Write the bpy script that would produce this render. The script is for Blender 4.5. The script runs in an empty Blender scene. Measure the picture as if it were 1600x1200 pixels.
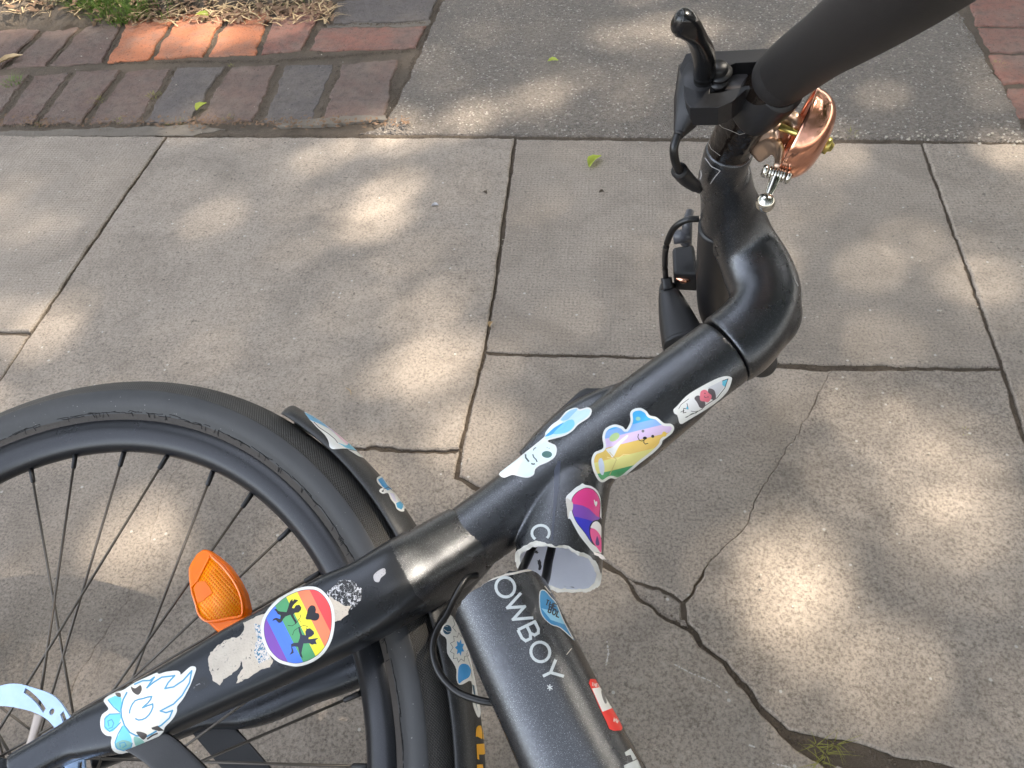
import bpy, bmesh, math, random
import numpy as np
from mathutils import Vector, Matrix, noise
from mathutils.geometry import delaunay_2d_cdt
from mathutils.bvhtree import BVHTree
random.seed(7)
S = bpy.context.scene
COL = S.collection
R = math.radians
# ------------------------------------------------------------------ camera, sky, sun, exposure
H = 0.745                                   # camera height above the pavement (m)
FPX = 1203.0                                # focal length in pixels of the 1600 px wide photograph
_e = Vector((.993, -.0412, .111)).normalized()
_u = Vector((-.0608, .627, .7768)); _u = (_u - _e * _u.dot(_e)).normalized()
_n = _u.cross(_e)
BM = Matrix((_e, _n, _u))                   # camera axes -> world axes
cam_d = bpy.data.cameras.new('camera'); cam = bpy.data.objects.new('camera', cam_d); COL.objects.link(cam)
cam.matrix_world = Matrix.Translation((0, 0, H)) @ BM.to_4x4()
cam_d.sensor_width = 36; cam_d.sensor_fit = 'HORIZONTAL'; cam_d.lens = 36 * FPX / 1600
cam_d.clip_start = 0.01; cam_d.clip_end = 500
S.camera = cam
SUN_EL, SUN_AZ = 54.0, 50.0                 # azimuth clockwise from +Y
SD = Vector((math.sin(R(SUN_AZ)) * math.cos(R(SUN_EL)), math.cos(R(SUN_AZ)) * math.cos(R(SUN_EL)), math.sin(R(SUN_EL))))
w = bpy.data.worlds.new('World'); S.world = w; w.use_nodes = True
nt = w.node_tree; bg = nt.nodes['Background']
sky = nt.nodes.new('ShaderNodeTexSky'); sky.sky_type = 'NISHITA'; sky.sun_disc = False
sky.sun_elevation = R(SUN_EL); sky.sun_rotation = R(SUN_AZ); sky.dust_density = 2.0
hs = nt.nodes.new('ShaderNodeHueSaturation'); hs.inputs['Saturation'].default_value = 0.37
nt.links.new(sky.outputs[0], hs.inputs['Color']); nt.links.new(hs.outputs[0], bg.inputs['Color'])
bg.inputs['Strength'].default_value = 0.15
sd = bpy.data.lights.new('sun', 'SUN'); so = bpy.data.objects.new('sun', sd); COL.objects.link(so)
sd.energy = 2.45; sd.angle = R(0.75); sd.color = (1.0, .90, .76)
so.rotation_euler = SD.to_track_quat('Z', 'Y').to_euler()
S.view_settings.view_transform = 'Standard'; S.view_settings.look = 'None'
S.view_settings.gamma = 1.0; S.view_settings.use_curve_mapping = False
S.view_settings.exposure = 3.02
try:
    S.cycles.max_bounces = 6; S.cycles.use_denoising = True
except Exception: pass

# ------------------------------------------------------------------ pixel -> space helpers (all points get real distances)
CAMP = Vector((0, 0, H))
NC = Vector((-.25482656, .44558365, 1.)).normalized()      # normal of the wheel plane, camera axes
CC = Vector((-.36227288, -.30974024, -.56975014))          # wheel centre, camera axes
D0 = -CC.dot(NC)
NW = BM @ NC                                               # wheel-plane normal, world
CW = BM @ CC + CAMP
def ray(x, y): return Vector((x - 800, 600 - y, -FPX))
def P(x, y, off=0.0):                                      # a point in the plane parallel to the wheel, off metres towards the viewer
    d = ray(x, y); t = (off - D0) / d.dot(NC)
    return BM @ (d * t) + CAMP
def dep(x, y, off=0.0):
    d = ray(x, y); return (off - D0) / d.dot(NC) * FPX
def G(x, y, z=0.0):                                        # a point on the ground
    d = BM @ ray(x, y); t = (z - H) / d.z
    return d * t + CAMP
def mir(p):                                                # mirror in the wheel plane
    k = (p - CW).dot(NW); return p - NW * (2 * k)
EXW = BM @ (Vector((0, 1, 0)).cross(NC).normalized()); EYW = NW.cross(EXW)
def wp(r, ang, z=0.0): return CW + EXW * (r * math.cos(ang)) + EYW * (r * math.sin(ang)) + NW * z
def Z(x0, y0, s, pts): return [(x0 + a / s, y0 + b / s) for a, b in pts]

# ------------------------------------------------------------------ materials
def lin(c):
    return tuple(((v / 255) / 12.92 if v / 255 <= .04045 else ((v / 255 + .055) / 1.055) ** 2.4) for v in c)
class N:
    def __init__(s, name):
        s.m = bpy.data.materials.new(name); s.m.use_nodes = True; s.t = s.m.node_tree
        s.b = s.t.nodes['Principled BSDF']
    def n(s, typ, **k):
        o = s.t.nodes.new(typ)
        for a, v in k.items(): setattr(o, a, v)
        return o
    def l(s, a, b): s.t.links.new(a, b)
    def val(s, a, v): s.b.inputs[a].default_value = v
    def coord(s, kind='Object'):
        return s.n('ShaderNodeTexCoord').outputs[kind]
    def noise(s, scale, detail=4, rough=.6, vec=None, dist=0):
        o = s.n('ShaderNodeTexNoise'); o.inputs['Scale'].default_value = scale; o.inputs['Detail'].default_value = detail
        o.inputs['Roughness'].default_value = rough; o.inputs['Distortion'].default_value = dist
        s.l(vec if vec is not None else s.coord(), o.inputs['Vector']); return o.outputs['Fac']
    def ramp(s, fac, stops):
        o = s.n('ShaderNodeValToRGB'); e = o.color_ramp.elements
        while len(e) < len(stops): e.new(.5)
        for q, (p, c) in zip(e, stops): q.position = p; q.color = (*c, 1) if len(c) == 3 else c
        s.l(fac, o.inputs['Fac']); return o.outputs['Color']
    def mix(s, fac, a, b, mode='MIX'):
        o = s.n('ShaderNodeMix', data_type='RGBA', blend_type=mode)
        for v, k in ((fac, 0), (a, 6), (b, 7)):
            if hasattr(v, 'links'): s.l(v, o.inputs[k])
            elif k == 0: o.inputs[0].default_value = v
            else: o.inputs[k].default_value = (*v, 1)
        return o.outputs[2]
    def math(s, op, a, b=None, c=None):
        o = s.n('ShaderNodeMath', operation=op)
        for i, v in enumerate((a, b, c)):
            if v is None: continue
            if hasattr(v, 'links'): s.l(v, o.inputs[i])
            else: o.inputs[i].default_value = v
        return o.outputs[0]
    def bump(s, h, strength, dist, prev=None):
        o = s.n('ShaderNodeBump'); o.inputs['Strength'].default_value = strength; o.inputs['Distance'].default_value = dist
        s.l(h, o.inputs['Height'])
        if prev is not None: s.l(prev, o.inputs['Normal'])
        s.l(o.outputs[0], s.b.inputs['Normal']); return o.outputs[0]
    def base(s, c): s.l(c, s.b.inputs['Base Color'])
MC = {}
def plain(name, col, rough=.5, metal=0.0, bs=None, srgb=True, spec=.5, var=0.12):
    if name in MC: return MC[name]
    q = N(name); c = lin(col) if srgb else col
    q.val('Roughness', rough); q.val('Metallic', metal); q.val('Specular IOR Level', spec)
    f = q.noise(60, 3)
    q.base(q.mix(f, tuple(v * (1 - var) for v in c), tuple(min(1, v * (1 + var)) for v in c)))
    if bs: q.bump(q.noise(bs[0], 3), bs[1], bs[2])
    MC[name] = q.m; return q.m

def dark_metal(name, col, rough, spark=.5, metal=.35, wear=.5, bstr=.12, hi=(.30, .32, .33)):
    q = N(name)
    fine = q.noise(2600, 1, .5)
    dust = q.noise(14, 5, .65)
    speck = q.noise(420, 2, .5)
    c = q.mix(q.math('MULTIPLY', dust, wear * .5), col, (.045, .043, .040))
    sp = q.ramp(fine, [(.62, (0, 0, 0)), (.72, (1, 1, 1))])
    c = q.mix(q.math('MULTIPLY', sp, spark * .6), c, hi)
    dt = q.ramp(speck, [(.745, (0, 0, 0)), (.77, (1, 1, 1))])
    c = q.mix(q.math('MULTIPLY', dt, .5 * wear), c, (.35, .33, .30))
    q.base(c); q.val('Metallic', metal)
    rr = q.math('MULTIPLY_ADD', dust, .22, rough - .1); q.l(rr, q.b.inputs['Roughness'])
    q.bump(fine, bstr, .00025)
    return q.m
M_paint = dark_metal('charcoal_paint', (.086, .088, .094), .27, spark=1.0, metal=.92, wear=.25, bstr=.40, hi=(.50, .53, .55))
M_vinyl = dark_metal('satin_black_paint', (.034, .037, .043), .27, spark=.12, metal=.65, wear=.35, bstr=.06)
M_rim = dark_metal('satin_rim', (.015, .016, .020), .29, spark=.15, metal=.4, wear=.3, bstr=.08)
M_guard = dark_metal('guard_plastic', (.020, .020, .021), .40, spark=.5, metal=.1, wear=.5, bstr=.6)
M_spoke = dark_metal('spoke_steel', (.13, .115, .10), .38, spark=.0, metal=.7, wear=.4)
M_plastic = plain('black_plastic', (26, 25, 26), .42, bs=(900, .3, .0003))
M_gloss = plain('glossy_black_tape', (22, 17, 14), .16, bs=(90, .5, .002))
M_grip = plain('grip_rubber', (23, 20, 20), .62, bs=(1500, .5, .0004))
M_cable = plain('cable_sheath', (18, 17, 17), .33)
M_bare = plain('bare_aluminium', (244, 240, 230), .6, metal=.0, bs=(700, .9, .0012))
M_inner = None
q = N('grey_primer'); f = q.noise(30, 3)
streak = q.ramp(q.noise(38, 3, .6, dist=1.2), [(.64, (0, 0, 0)), (.66, (1, 1, 1))])
q.base(q.mix(streak, q.mix(f, lin((205, 207, 218)), lin((232, 232, 238))), lin((60, 58, 62)))); q.val('Roughness', .5)
q.bump(q.noise(260, 4), .4, .0008); M_inner = q.m
M_copper = N('polished_copper'); q = M_copper
q.base(q.mix(q.noise(55, 4, .6), (.78, .34, .21), (.90, .50, .36))); q.val('Metallic', 1); q.val('Roughness', .13)
q.l(q.math('MULTIPLY_ADD', q.noise(120, 4), .28, .03), q.b.inputs['Roughness']); q.bump(q.noise(35, 3), .08, .001)
M_copper = q.m
M_steel = plain('bright_steel', (205, 202, 192), .18, metal=1, bs=(60, .2, .001))
M_brass = plain('brass_bolt', (205, 190, 110), .3, metal=.9)
M_disc = plain('brushed_disc', (178, 205, 235), .3, metal=.75, bs=(200, .3, .0006))
M_disc = N('brushed_disc_steel'); q = M_disc
q.base(q.mix(q.noise(70, 4), lin((140, 168, 208)), lin((182, 204, 232)))); q.val('Metallic', .35); q.val('Roughness', .38); M_disc = q.m
# tyre
def tyre_mat(tread):
    q = N('tread_rubber' if tread else 'sidewall_rubber')
    uv = q.coord('UV'); sp = q.n('ShaderNodeSeparateXYZ'); q.l(uv, sp.inputs[0])
    f = q.noise(25, 5, .7)
    if tread:
        a = q.math('SINE', q.math('MULTIPLY', q.math('ADD', sp.outputs[0], sp.outputs[1]), 3300))
        b = q.math('SINE', q.math('MULTIPLY', q.math('SUBTRACT', sp.outputs[0], sp.outputs[1]), 3300))
        h = q.math('MULTIPLY', q.math('MULTIPLY_ADD', a, .5, .5), q.math('MULTIPLY_ADD', b, .5, .5))
        c = q.mix(f, (.018, .017, .016), (.032, .029, .026))
        q.base(q.mix(q.math('MULTIPLY', h, .8), c, (.13, .12, .105)))
        q.bump(h, .9, .0009); q.val('Roughness', .62)
    else:
        sc = q.noise(130, 3, .6)
        dt = q.ramp(q.noise(330, 2, .5), [(.73, (0, 0, 0)), (.755, (1, 1, 1))])
        c = q.mix(f, (.017, .0175, .019), (.036, .036, .037))
        q.base(q.mix(q.math('MULTIPLY', dt, .5), c, (.3, .29, .27)))
        q.bump(sc, .25, .001); q.val('Roughness', .55)
    return q.m
M_tread, M_side = tyre_mat(True), tyre_mat(False)
M_bead = plain('bead_rubber', (52, 46, 41), .7, bs=(200, .5, .001))
# reflector
def refl_mat(cells):
    q = N('amber_lens_cells' if cells else 'amber_lens')
    q.val('Roughness', .22); q.val('Transmission Weight', .10); q.val('Specular IOR Level', .25)
    q.val('IOR', 1.49); q.val('Subsurface Weight', .0)
    c = q.mix(q.noise(45, 2), (1.0, .15, .0), (1.0, .23, .0))
    if cells:
        uv = q.coord('UV'); v = q.n('ShaderNodeTexVoronoi', feature='DISTANCE_TO_EDGE'); v.inputs['Scale'].default_value = 480
        v.inputs['Randomness'].default_value = .0
        sp = q.n('ShaderNodeMapping'); sp.inputs['Rotation'].default_value = (0, 0, .5); sp.inputs['Scale'].default_value = (1, .8, 1)
        q.l(uv, sp.inputs[0]); q.l(sp.outputs[0], v.inputs['Vector'])
        h = v.outputs[0]
        e = q.ramp(h, [(.05, (1, 1, 1)), (.22, (0, 0, 0))])
        c = q.mix(e, c, (1.0, .38, .01)); q.base(c); q.bump(h, .6, .0012)
    else:
        q.base(c)
    return q.m
M_lens, M_cells = refl_mat(False), refl_mat(True)
# ground
def concrete(name, c1, c2, stain=.5, agg=.35, seed=0.0, rib=0.0):
    q = N(name)
    mp = q.n('ShaderNodeMapping'); mp.inputs['Location'].default_value = (seed, seed * 1.7, 0); q.l(q.coord(), mp.inputs[0]); v = mp.outputs[0]
    big = q.noise(3.2, 6, .62, v); mid = q.noise(26, 5, .7, v); fine = q.noise(330, 4, .75, v); pit = q.noise(150, 3, .6, v)
    c = q.mix(q.ramp(big, [(.32, (0, 0, 0)), (.68, (1, 1, 1))]), c1, c2)
    c = q.mix(q.math('MULTIPLY', q.ramp(mid, [(.42, (0, 0, 0)), (.7, (1, 1, 1))]), stain * .55), c, tuple(v_ * .62 for v_ in c1))
    c = q.mix(q.math('MULTIPLY', q.ramp(fine, [(.40, (0, 0, 0)), (.66, (1, 1, 1))]), agg), c, tuple(min(1, v_ * 1.55) for v_ in c2))
    c = q.mix(q.math('MULTIPLY', q.ramp(fine, [(.34, (1, 1, 1)), (.48, (0, 0, 0))]), .58), c, tuple(v_ * .55 for v_ in c1))
    c = q.mix(q.math('MULTIPLY', q.ramp(pit, [(.27, (1, 1, 1)), (.36, (0, 0, 0))]), .6), c, (.05, .045, .04))
    vo = q.n('ShaderNodeTexVoronoi'); vo.inputs['Scale'].default_value = 95; q.l(v, vo.inputs['Vector'])
    wn = q.n('ShaderNodeSeparateColor'); q.l(vo.outputs['Color'], wn.inputs[0])
    chip = q.math('MULTIPLY', q.math('LESS_THAN', vo.outputs['Distance'], .16), q.math('GREATER_THAN', wn.outputs[0], .93))
    c = q.mix(q.math('MULTIPLY', chip, .7), c, (.62, .58, .52))
    st_ = q.n('ShaderNodeTexVoronoi'); st_.inputs['Scale'].default_value = 7; q.l(v, st_.inputs['Vector'])
    sc2 = q.n('ShaderNodeSeparateColor'); q.l(st_.outputs['Color'], sc2.inputs[0])
    dd_ = q.math('ADD', st_.outputs['Distance'], q.math('MULTIPLY', mid, .16))
    spot = q.math('MULTIPLY', q.ramp(dd_, [(.15, (1, 1, 1)), (.21, (0, 0, 0))]), q.math('GREATER_THAN', sc2.outputs[1], .72))
    c = q.mix(q.math('MULTIPLY', spot, .5), c, (.11, .095, .082))
    grime = q.ramp(q.noise(8, 6, .72, v, .6), [(.46, (0, 0, 0)), (.70, (1, 1, 1))])
    c = q.mix(q.math('MULTIPLY', grime, .30 + stain * .25), c, (.15, .128, .106))
    q.base(c); q.val('Roughness', .88); q.val('Specular IOR Level', .25)
    b = q.bump(fine, .55, .0016)
    b = q.bump(mid, .35, .003, b)
    if rib > 0:
        wv = q.n('ShaderNodeTexWave'); wv.inputs['Scale'].default_value = 55; wv.inputs['Distortion'].default_value = 1.0
        wv.inputs['Detail'].default_value = 2; q.l(v, wv.inputs['Vector'])
        b = q.bump(wv.outputs['Fac'], rib, .0016, b)
        wv2 = q.n('ShaderNodeTexWave', bands_direction='Y'); wv2.inputs['Scale'].default_value = 55; wv2.inputs['Distortion'].default_value = 1.0
        q.l(v, wv2.inputs['Vector']); q.bump(wv2.outputs['Fac'], rib, .0016, b)
    return q.m
SLAB1, SLAB2 = (.266, .223, .182), (.362, .306, .252)
M_slabs = [concrete('concrete_%s' % 'abcdef'[i], tuple(v * k for v in SLAB1), tuple(v * k for v in SLAB2), st, ag, i * 3.1, rb)
           for i, (k, st, ag, rb) in enumerate([(1.06, .4, .42, .16), (1.06, .5, .42, .06), (.98, .5, .42, .12), (.92, .9, .6, .0), (.88, .9, .7, .0), (.93, .8, .6, 0)])]
q = N('asphalt_grit')
v = q.coord(); vo = q.n('ShaderNodeTexVoronoi'); vo.inputs['Scale'].default_value = 330; q.l(v, vo.inputs['Vector'])
sc_ = q.n('ShaderNodeSeparateColor'); q.l(vo.outputs['Color'], sc_.inputs[0])
c = q.mix(sc_.outputs[0], (.088, .074, .061), (.28, .235, .19))
c = q.mix(q.math('MULTIPLY', q.math('GREATER_THAN', sc_.outputs[1], .965), .8), c, (.60, .55, .48))
c = q.mix(q.math('MULTIPLY', q.noise(5, 5, .7), .85), c, (.195, .165, .138))
q.base(c); q.val('Roughness', .85); b = q.bump(vo.outputs['Distance'], .8, .0035); q.bump(q.noise(40, 4), .5, .004, b)
M_asphalt = q.m
def brick_mat(name, c1, c2, dirt):
    q = N(name); c = q.mix(q.noise(16, 5, .7), c1, c2)
    c = q.mix(q.math('MULTIPLY', q.ramp(q.noise(9, 6, .75), [(.42, (0, 0, 0)), (.62, (1, 1, 1))]), .55), c, (.20, .165, .135))
    c = q.mix(q.math('MULTIPLY', q.ramp(q.noise(60, 4, .7), [(.48, (0, 0, 0)), (.72, (1, 1, 1))]), dirt), c, (.085, .07, .06))
    c = q.mix(q.math('MULTIPLY', q.ramp(q.noise(240, 3, .6), [(.33, (1, 1, 1)), (.42, (0, 0, 0))]), .6), c, (.04, .034, .03))
    q.base(c); q.val('Roughness', .9); b = q.bump(q.noise(170, 5, .75), .9, .003); q.bump(q.noise(30, 4), .8, .006, b)
    return q.m
M_bricks = [brick_mat('brick_red', (.24, .105, .078), (.32, .15, .11), .55), brick_mat('brick_plum', (.155, .098, .078), (.215, .145, .118), .7),
            brick_mat('brick_blue_grey', (.115, .100, .094), (.175, .148, .135), .6), brick_mat('brick_orange', (.46, .15, .07), (.55, .22, .11), .15)]
q = N('soil'); c = q.mix(q.noise(30, 5, .7), (.085, .064, .046), (.20, .155, .112)); c = q.mix(q.math('MULTIPLY', q.ramp(q.noise(300, 3), [(.6, (0, 0, 0)), (.7, (1, 1, 1))]), .7), c, (.24, .19, .14))
q.base(c); q.val('Roughness', .95); q.bump(q.noise(180, 5, .8), 1.0, .005); M_soil = q.m
M_mortar = plain('mortar', (.19, .162, .13), .9, bs=(220, .8, .002), srgb=False, var=.2)
M_straw = plain('dry_straw', (.50, .36, .20), .7, srgb=False, var=.3)
M_straw2 = plain('brown_litter', (.20, .12, .07), .8, srgb=False, var=.3)
def leafm(name, c, tr=.4):
    q = N(name); q.base(q.mix(q.noise(40, 3), tuple(v * .8 for v in c), tuple(v * 1.15 for v in c))); q.val('Roughness', .55)
    tb = q.n('ShaderNodeBsdfTranslucent'); tb.inputs['Color'].default_value = (*c, 1)
    mx = q.n('ShaderNodeMixShader'); mx.inputs[0].default_value = tr
    q.l(q.b.outputs[0], mx.inputs[1]); q.l(tb.outputs[0], mx.inputs[2])
    q.l(mx.outputs[0], q.t.nodes['Material Output'].inputs['Surface']); return q.m
M_grass = leafm('green_grass', (.15, .24, .045)); M_moss = leafm('yellow_weed', (.30, .29, .07)); M_lime = leafm('lime_leaf', (.50, .58, .10))
M_canopy = leafm('tree_leaf', (.045, .085, .02), .25)
M_bark = plain('bark', (.09, .065, .045), .9, bs=(30, 1, .02), srgb=False, var=.4)

# ------------------------------------------------------------------ mesh helpers
ROOT = Vector((0, 0, 0))
def mk(name, vs, fs, mats, parent=None, smooth=True, uvs=None, mi=None, loc=None):
    o_ = loc if loc is not None else (BROOT if parent is not None else Vector((0, 0, 0)))
    me = bpy.data.meshes.new(name); me.from_pydata([tuple(Vector(v) - o_) for v in vs], [], fs)
    if not isinstance(mats, (list, tuple)): mats = [mats]
    for m in mats: me.materials.append(m)
    if mi is not None: me.polygons.foreach_set('material_index', mi)
    me.polygons.foreach_set('use_smooth', [smooth] * len(me.polygons))
    if uvs is not None:
        ul = me.uv_layers.new(name='UVMap')
        for l in me.loops: ul.data[l.index].uv = uvs[l.vertex_index]
    me.update()
    o = bpy.data.objects.new(name, me); COL.objects.link(o)
    if parent is not None: o.parent = parent
    else: o.location = o_
    return o
def tag(o, label=None, cat=None, group=None, kind=None):
    if label: o['label'] = label
    if cat: o['category'] = cat
    if group: o['group'] = group
    if kind: o['kind'] = kind
    return o
def cr(pts, n=8):                                          # Catmull-Rom through points with any number of components
    A = [np.array(p, float) for p in pts]; A = [2 * A[0] - A[1]] + A + [2 * A[-1] - A[-2]]
    out = []
    for i in range(1, len(A) - 2):
        p0, p1, p2, p3 = A[i - 1:i + 3]
        for k in range(n):
            t = k / n
            out.append(.5 * ((2 * p1) + (-p0 + p2) * t + (2 * p0 - 5 * p1 + 4 * p2 - p3) * t * t + (-p0 + 3 * p1 - 3 * p2 + p3) * t ** 3))
    out.append(A[-2]); return out
def sweep(pts, ref=None, seg=40, n=8, sq=2.0, cap=True, curve=True):
    """pts: (Vector, a, b): a = half width across (t x ref), b = half width along ref"""
    ref = ref or NW
    rows = [list(p[0]) + [p[1], p[2]] for p in pts]
    rows = cr(rows, n) if curve and len(rows) > 2 else [np.array(r_) for r_ in rows]
    vs, fs = [], []
    C = [Vector(r_[:3]) for r_ in rows]
    for i, r_ in enumerate(rows):
        t = (C[min(i + 1, len(C) - 1)] - C[max(i - 1, 0)]).normalized()
        x = t.cross(ref)
        if x.length < .2: x = t.cross(EXW)
        x.normalize(); y = x.cross(t).normalized()
        for k in range(seg):
            a = 2 * math.pi * k / seg; c, s = math.cos(a), math.sin(a)
            cx = math.copysign(abs(c) ** (2 / sq), c); sy = math.copysign(abs(s) ** (2 / sq), s)
            vs.append(C[i] + x * (cx * r_[3]) + y * (sy * r_[4]))
    for i in range(len(rows) - 1):
        for k in range(seg):
            a, b = i * seg + k, i * seg + (k + 1) % seg
            fs.append((a, b, b + seg, a + seg))
    if cap:
        fs.append(tuple(range(seg - 1, -1, -1))); L = (len(rows) - 1) * seg
        fs.append(tuple(range(L, L + seg)))
    return vs, fs
def pxs(path, b=None, mirror=False):                       # (x, y, off, halfwidth_px[, b_m]) -> sweep points
    o = []
    for q_ in path:
        p = P(*q_[:3]); a = q_[3] * dep(*q_[:3]) / FPX
        bb = q_[4] if len(q_) > 4 else (b if b else a)
        o.append((mir(p) if mirror else p, a, bb))
    return o
def tube(pts, r, seg=12, n=6): return sweep([(p, r, r) for p in pts], seg=seg, n=n)
def join(parts):
    vs, fs = [], []
    for v, f in parts:
        k = len(vs); vs += list(v); fs += [tuple(i + k for i in q_) for q_ in f]
    return vs, fs
def prism(poly, off, th, bevel=0, hole=None):              # outline given at height off, extruded th metres away from the viewer
    top = [P(x, y, off) for x, y in poly]; bot = [p - NW * th for p in top]; n = len(poly)
    return top + bot, [tuple(range(n)), tuple(range(2 * n - 1, n - 1, -1))] + [(i, i + n, (i + 1) % n + n, (i + 1) % n) for i in range(n)]
def lathe(prof, org, ax, seg=64, closed=False, a0=0, a1=2 * math.pi, xr=None):   # prof (r, h)
    ax = ax.normalized(); x = (xr or ax.orthogonal()).normalized(); y = ax.cross(x)
    full = abs(a1 - a0 - 2 * math.pi) < 1e-6; ns = seg if full else seg + 1
    vs, fs, uv = [], [], []; m = len(prof); arc = [0]
    for i in range(1, m): arc.append(arc[-1] + math.hypot(prof[i][0] - prof[i - 1][0], prof[i][1] - prof[i - 1][1]))
    for j in range(ns):
        a = a0 + (a1 - a0) * j / seg
        for i, (r_, h_) in enumerate(prof):
            vs.append(org + x * (r_ * math.cos(a)) + y * (r_ * math.sin(a)) + ax * h_); uv.append((a * prof[0][0], arc[i]))
    mm = m if closed else m - 1
    for j in range(seg):
        j2 = (j + 1) % ns
        for i in range(mm):
            i2 = (i + 1) % m
            fs.append((j * m + i, j2 * m + i, j2 * m + i2, j * m + i2))
    return vs, fs, uv
def fixn(o):
    bm = bmesh.new(); bm.from_mesh(o.data); bmesh.ops.recalc_face_normals(bm, faces=bm.faces); bm.to_mesh(o.data); bm.free(); return o
def bake(o, mods):
    """apply modifiers [(type, {props})] to the mesh itself"""
    for t_, pr in mods:
        m = o.modifiers.new(t_, t_)
        for a, v_ in pr.items(): setattr(m, a, v_)
    dg = bpy.context.evaluated_depsgraph_get(); dg.update()
    me = bpy.data.meshes.new_from_object(o.evaluated_get(dg), preserve_all_data_layers=True, depsgraph=dg)
    o.modifiers.clear(); old = o.data; o.data = me; me.name = old.name
    me.polygons.foreach_set('use_smooth', [True] * len(me.polygons)); return o
def temp(vs, fs, mat, smooth=True):
    o = mk('cutter', vs, fs, mat, None, smooth, loc=Vector((0, 0, 0))); fixn(o); return o
def bevelled(o, wd, seg=2, ang=30):
    fixn(o); bake(o, [('BEVEL', dict(width=wd, segments=seg, limit_method='ANGLE', angle_limit=R(ang)))])
    o.data.polygons.foreach_set('use_smooth', [False] * len(o.data.polygons)); return o
def bvh_of(o):
    mw = o.matrix_world
    off = BROOT if o.parent is not None else o.location
    return BVHTree.FromPolygons([v.co + off for v in o.data.vertices], [tuple(p.vertices) for p in o.data.polygons])

# ------------------------------------------------------------------ ground
def fract(p, sc, amp):
    v1 = noise.noise_vector(Vector((p.x * sc, p.y * sc, 0))); v2 = noise.noise_vector(Vector((p.x * sc * 3.7, p.y * sc * 3.7, 5)))
    return Vector((v1.x + .5 * v2.x, v1.y + .5 * v2.y, 0)) * amp
mk('ground', [(-30, -30, -.0028), (30, -30, -.0028), (30, 30, -.0028), (-30, 30, -.0028)], [(0, 1, 2, 3)], M_soil, smooth=False)['kind'] = 'structure'
def outline(spec, step=.006):
    """spec: (px, py, gap_mm, rough_mm) for each corner; values hold along the edge that starts there"""
    pts, gaps = [], []
    n = len(spec); Q = [G(s[0], s[1]) for s in spec]
    for i in range(n):
        a, b = Q[i], Q[(i + 1) % n]; L = (b - a).length; k = max(1, int(L / step)) if L < 3 else 20
        ra = spec[i][3]; rb = ra
        for j in range(k):
            p = a.lerp(b, j / k)
            r_ = ra if j > 0 else max(ra, spec[i - 1][3])
            pts.append(p + fract(p, 22, .0013 * r_ if r_ < 1.3 else .0030 * r_) + fract(p, 130, .0009 * r_)); gaps.append(spec[i][2] if j > 0 else max(spec[i][2], spec[i - 1][2]) if spec[i][2] * spec[i - 1][2] == 0 else (spec[i][2] + spec[i - 1][2]) / 2)
    return pts, gaps
def slab(name, spec, mat, top=0.0, bev=.003, thick=.03, smooth=False):
    pts, gaps = outline(spec); n = len(pts)
    ar = sum(pts[i].x * pts[(i + 1) % n].y - pts[(i + 1) % n].x * pts[i].y for i in range(n)); sgn = 1 if ar > 0 else -1
    ring0, ring1, ring2 = [], [], []
    for i in range(n):
        t = (pts[(i + 1) % n] - pts[i - 1]); nn = Vector((-t.y, t.x, 0)).normalized() * sgn
        g = gaps[i] * .0005 * (.75 + .5 * noise.noise(pts[i] * 35))
        be = bev * (.5 + .9 * abs(noise.noise(pts[i] * 60 + Vector((0, 0, 9))))) * min(1, .22 + gaps[i] / 5)
        p = pts[i] + nn * g
        ring0.append(Vector((p.x, p.y, top - thick))); ring1.append(Vector((p.x, p.y, top - be * .8)))
        p2 = p + nn * be; ring2.append(Vector((p2.x, p2.y, top)))
    vs = ring0 + ring1 + ring2; fs = []
    for i in range(n):
        j = (i + 1) % n
        fs += [(i, j, n + j, n + i), (n + i, n + j, 2 * n + j, 2 * n + i)]
    res = delaunay_2d_cdt([Vector((p.x, p.y)) for p in ring2], [(i, (i + 1) % n) for i in range(n)], [], 1, 1e-6)
    base_ = len(vs); vs += [Vector((p.x, p.y, top)) for p in res[0]]
    fs += [tuple(base_ + i for i in f) for f in res[2]]
    o = mk(name, vs, fs, mat, None, False)
    bm = bmesh.new(); bm.from_mesh(o.data); bmesh.ops.remove_doubles(bm, verts=bm.verts, dist=2e-5); bmesh.ops.recalc_face_normals(bm, faces=bm.faces)
    up_ = sum(f.calc_area() * f.normal.z for f in bm.faces if abs(f.normal.z) > .9)
    if up_ < 0: bmesh.ops.reverse_faces(bm, faces=bm.faces)
    bm.to_mesh(o.data); bm.free(); o['kind'] = 'structure'; return o
J = 7; K = 2.2
def crackline(a): return a
slab('paving_slab', [(-1400, 203, J, 1), (262, 214, 5, 1), (180, 330, 5, 1), (50, 521, J, 1), (-1400, 482, J, 1)], M_slabs[0], .003)
slab('paving_slab', [(-1400, 482, J, 1), (50, 521, 5, 1), (-60, 685, J, 1), (-1400, 650, J, 1)], M_slabs[1])
slab('paving_slab', [(262, 214, J, 1), (805, 216, J, 1), (775, 440, 5, 1), (757, 551, 5, 1), (718, 704, 8, 2), (560, 701, 8, 1.5), (300, 692, 6, 1), (-60, 685, 5, 1), (50, 521, 5, 1), (180, 330, 5, 1)], M_slabs[1], .002)
slab('paving_slab', [(805, 216, J, 1), (1440, 223, 5, 1.2), (1500, 390, 5, 1.2), (1567, 577, 8, 1.2), (1220, 571, 7, 1), (1050, 559, 6, 1), (757, 551, 5, 1), (775, 440, 7, 1)], M_slabs[2])
slab('paving_slab', [(1440, 223, J, 1), (2200, 232, 8, 1), (2600, 900, 8, 1), (1660, 860, 8, 1), (1600, 680, 6, 1.2), (1567, 577, 5, 1.2), (1500, 390, 5, 1.2)], M_slabs[2], .002)
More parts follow.
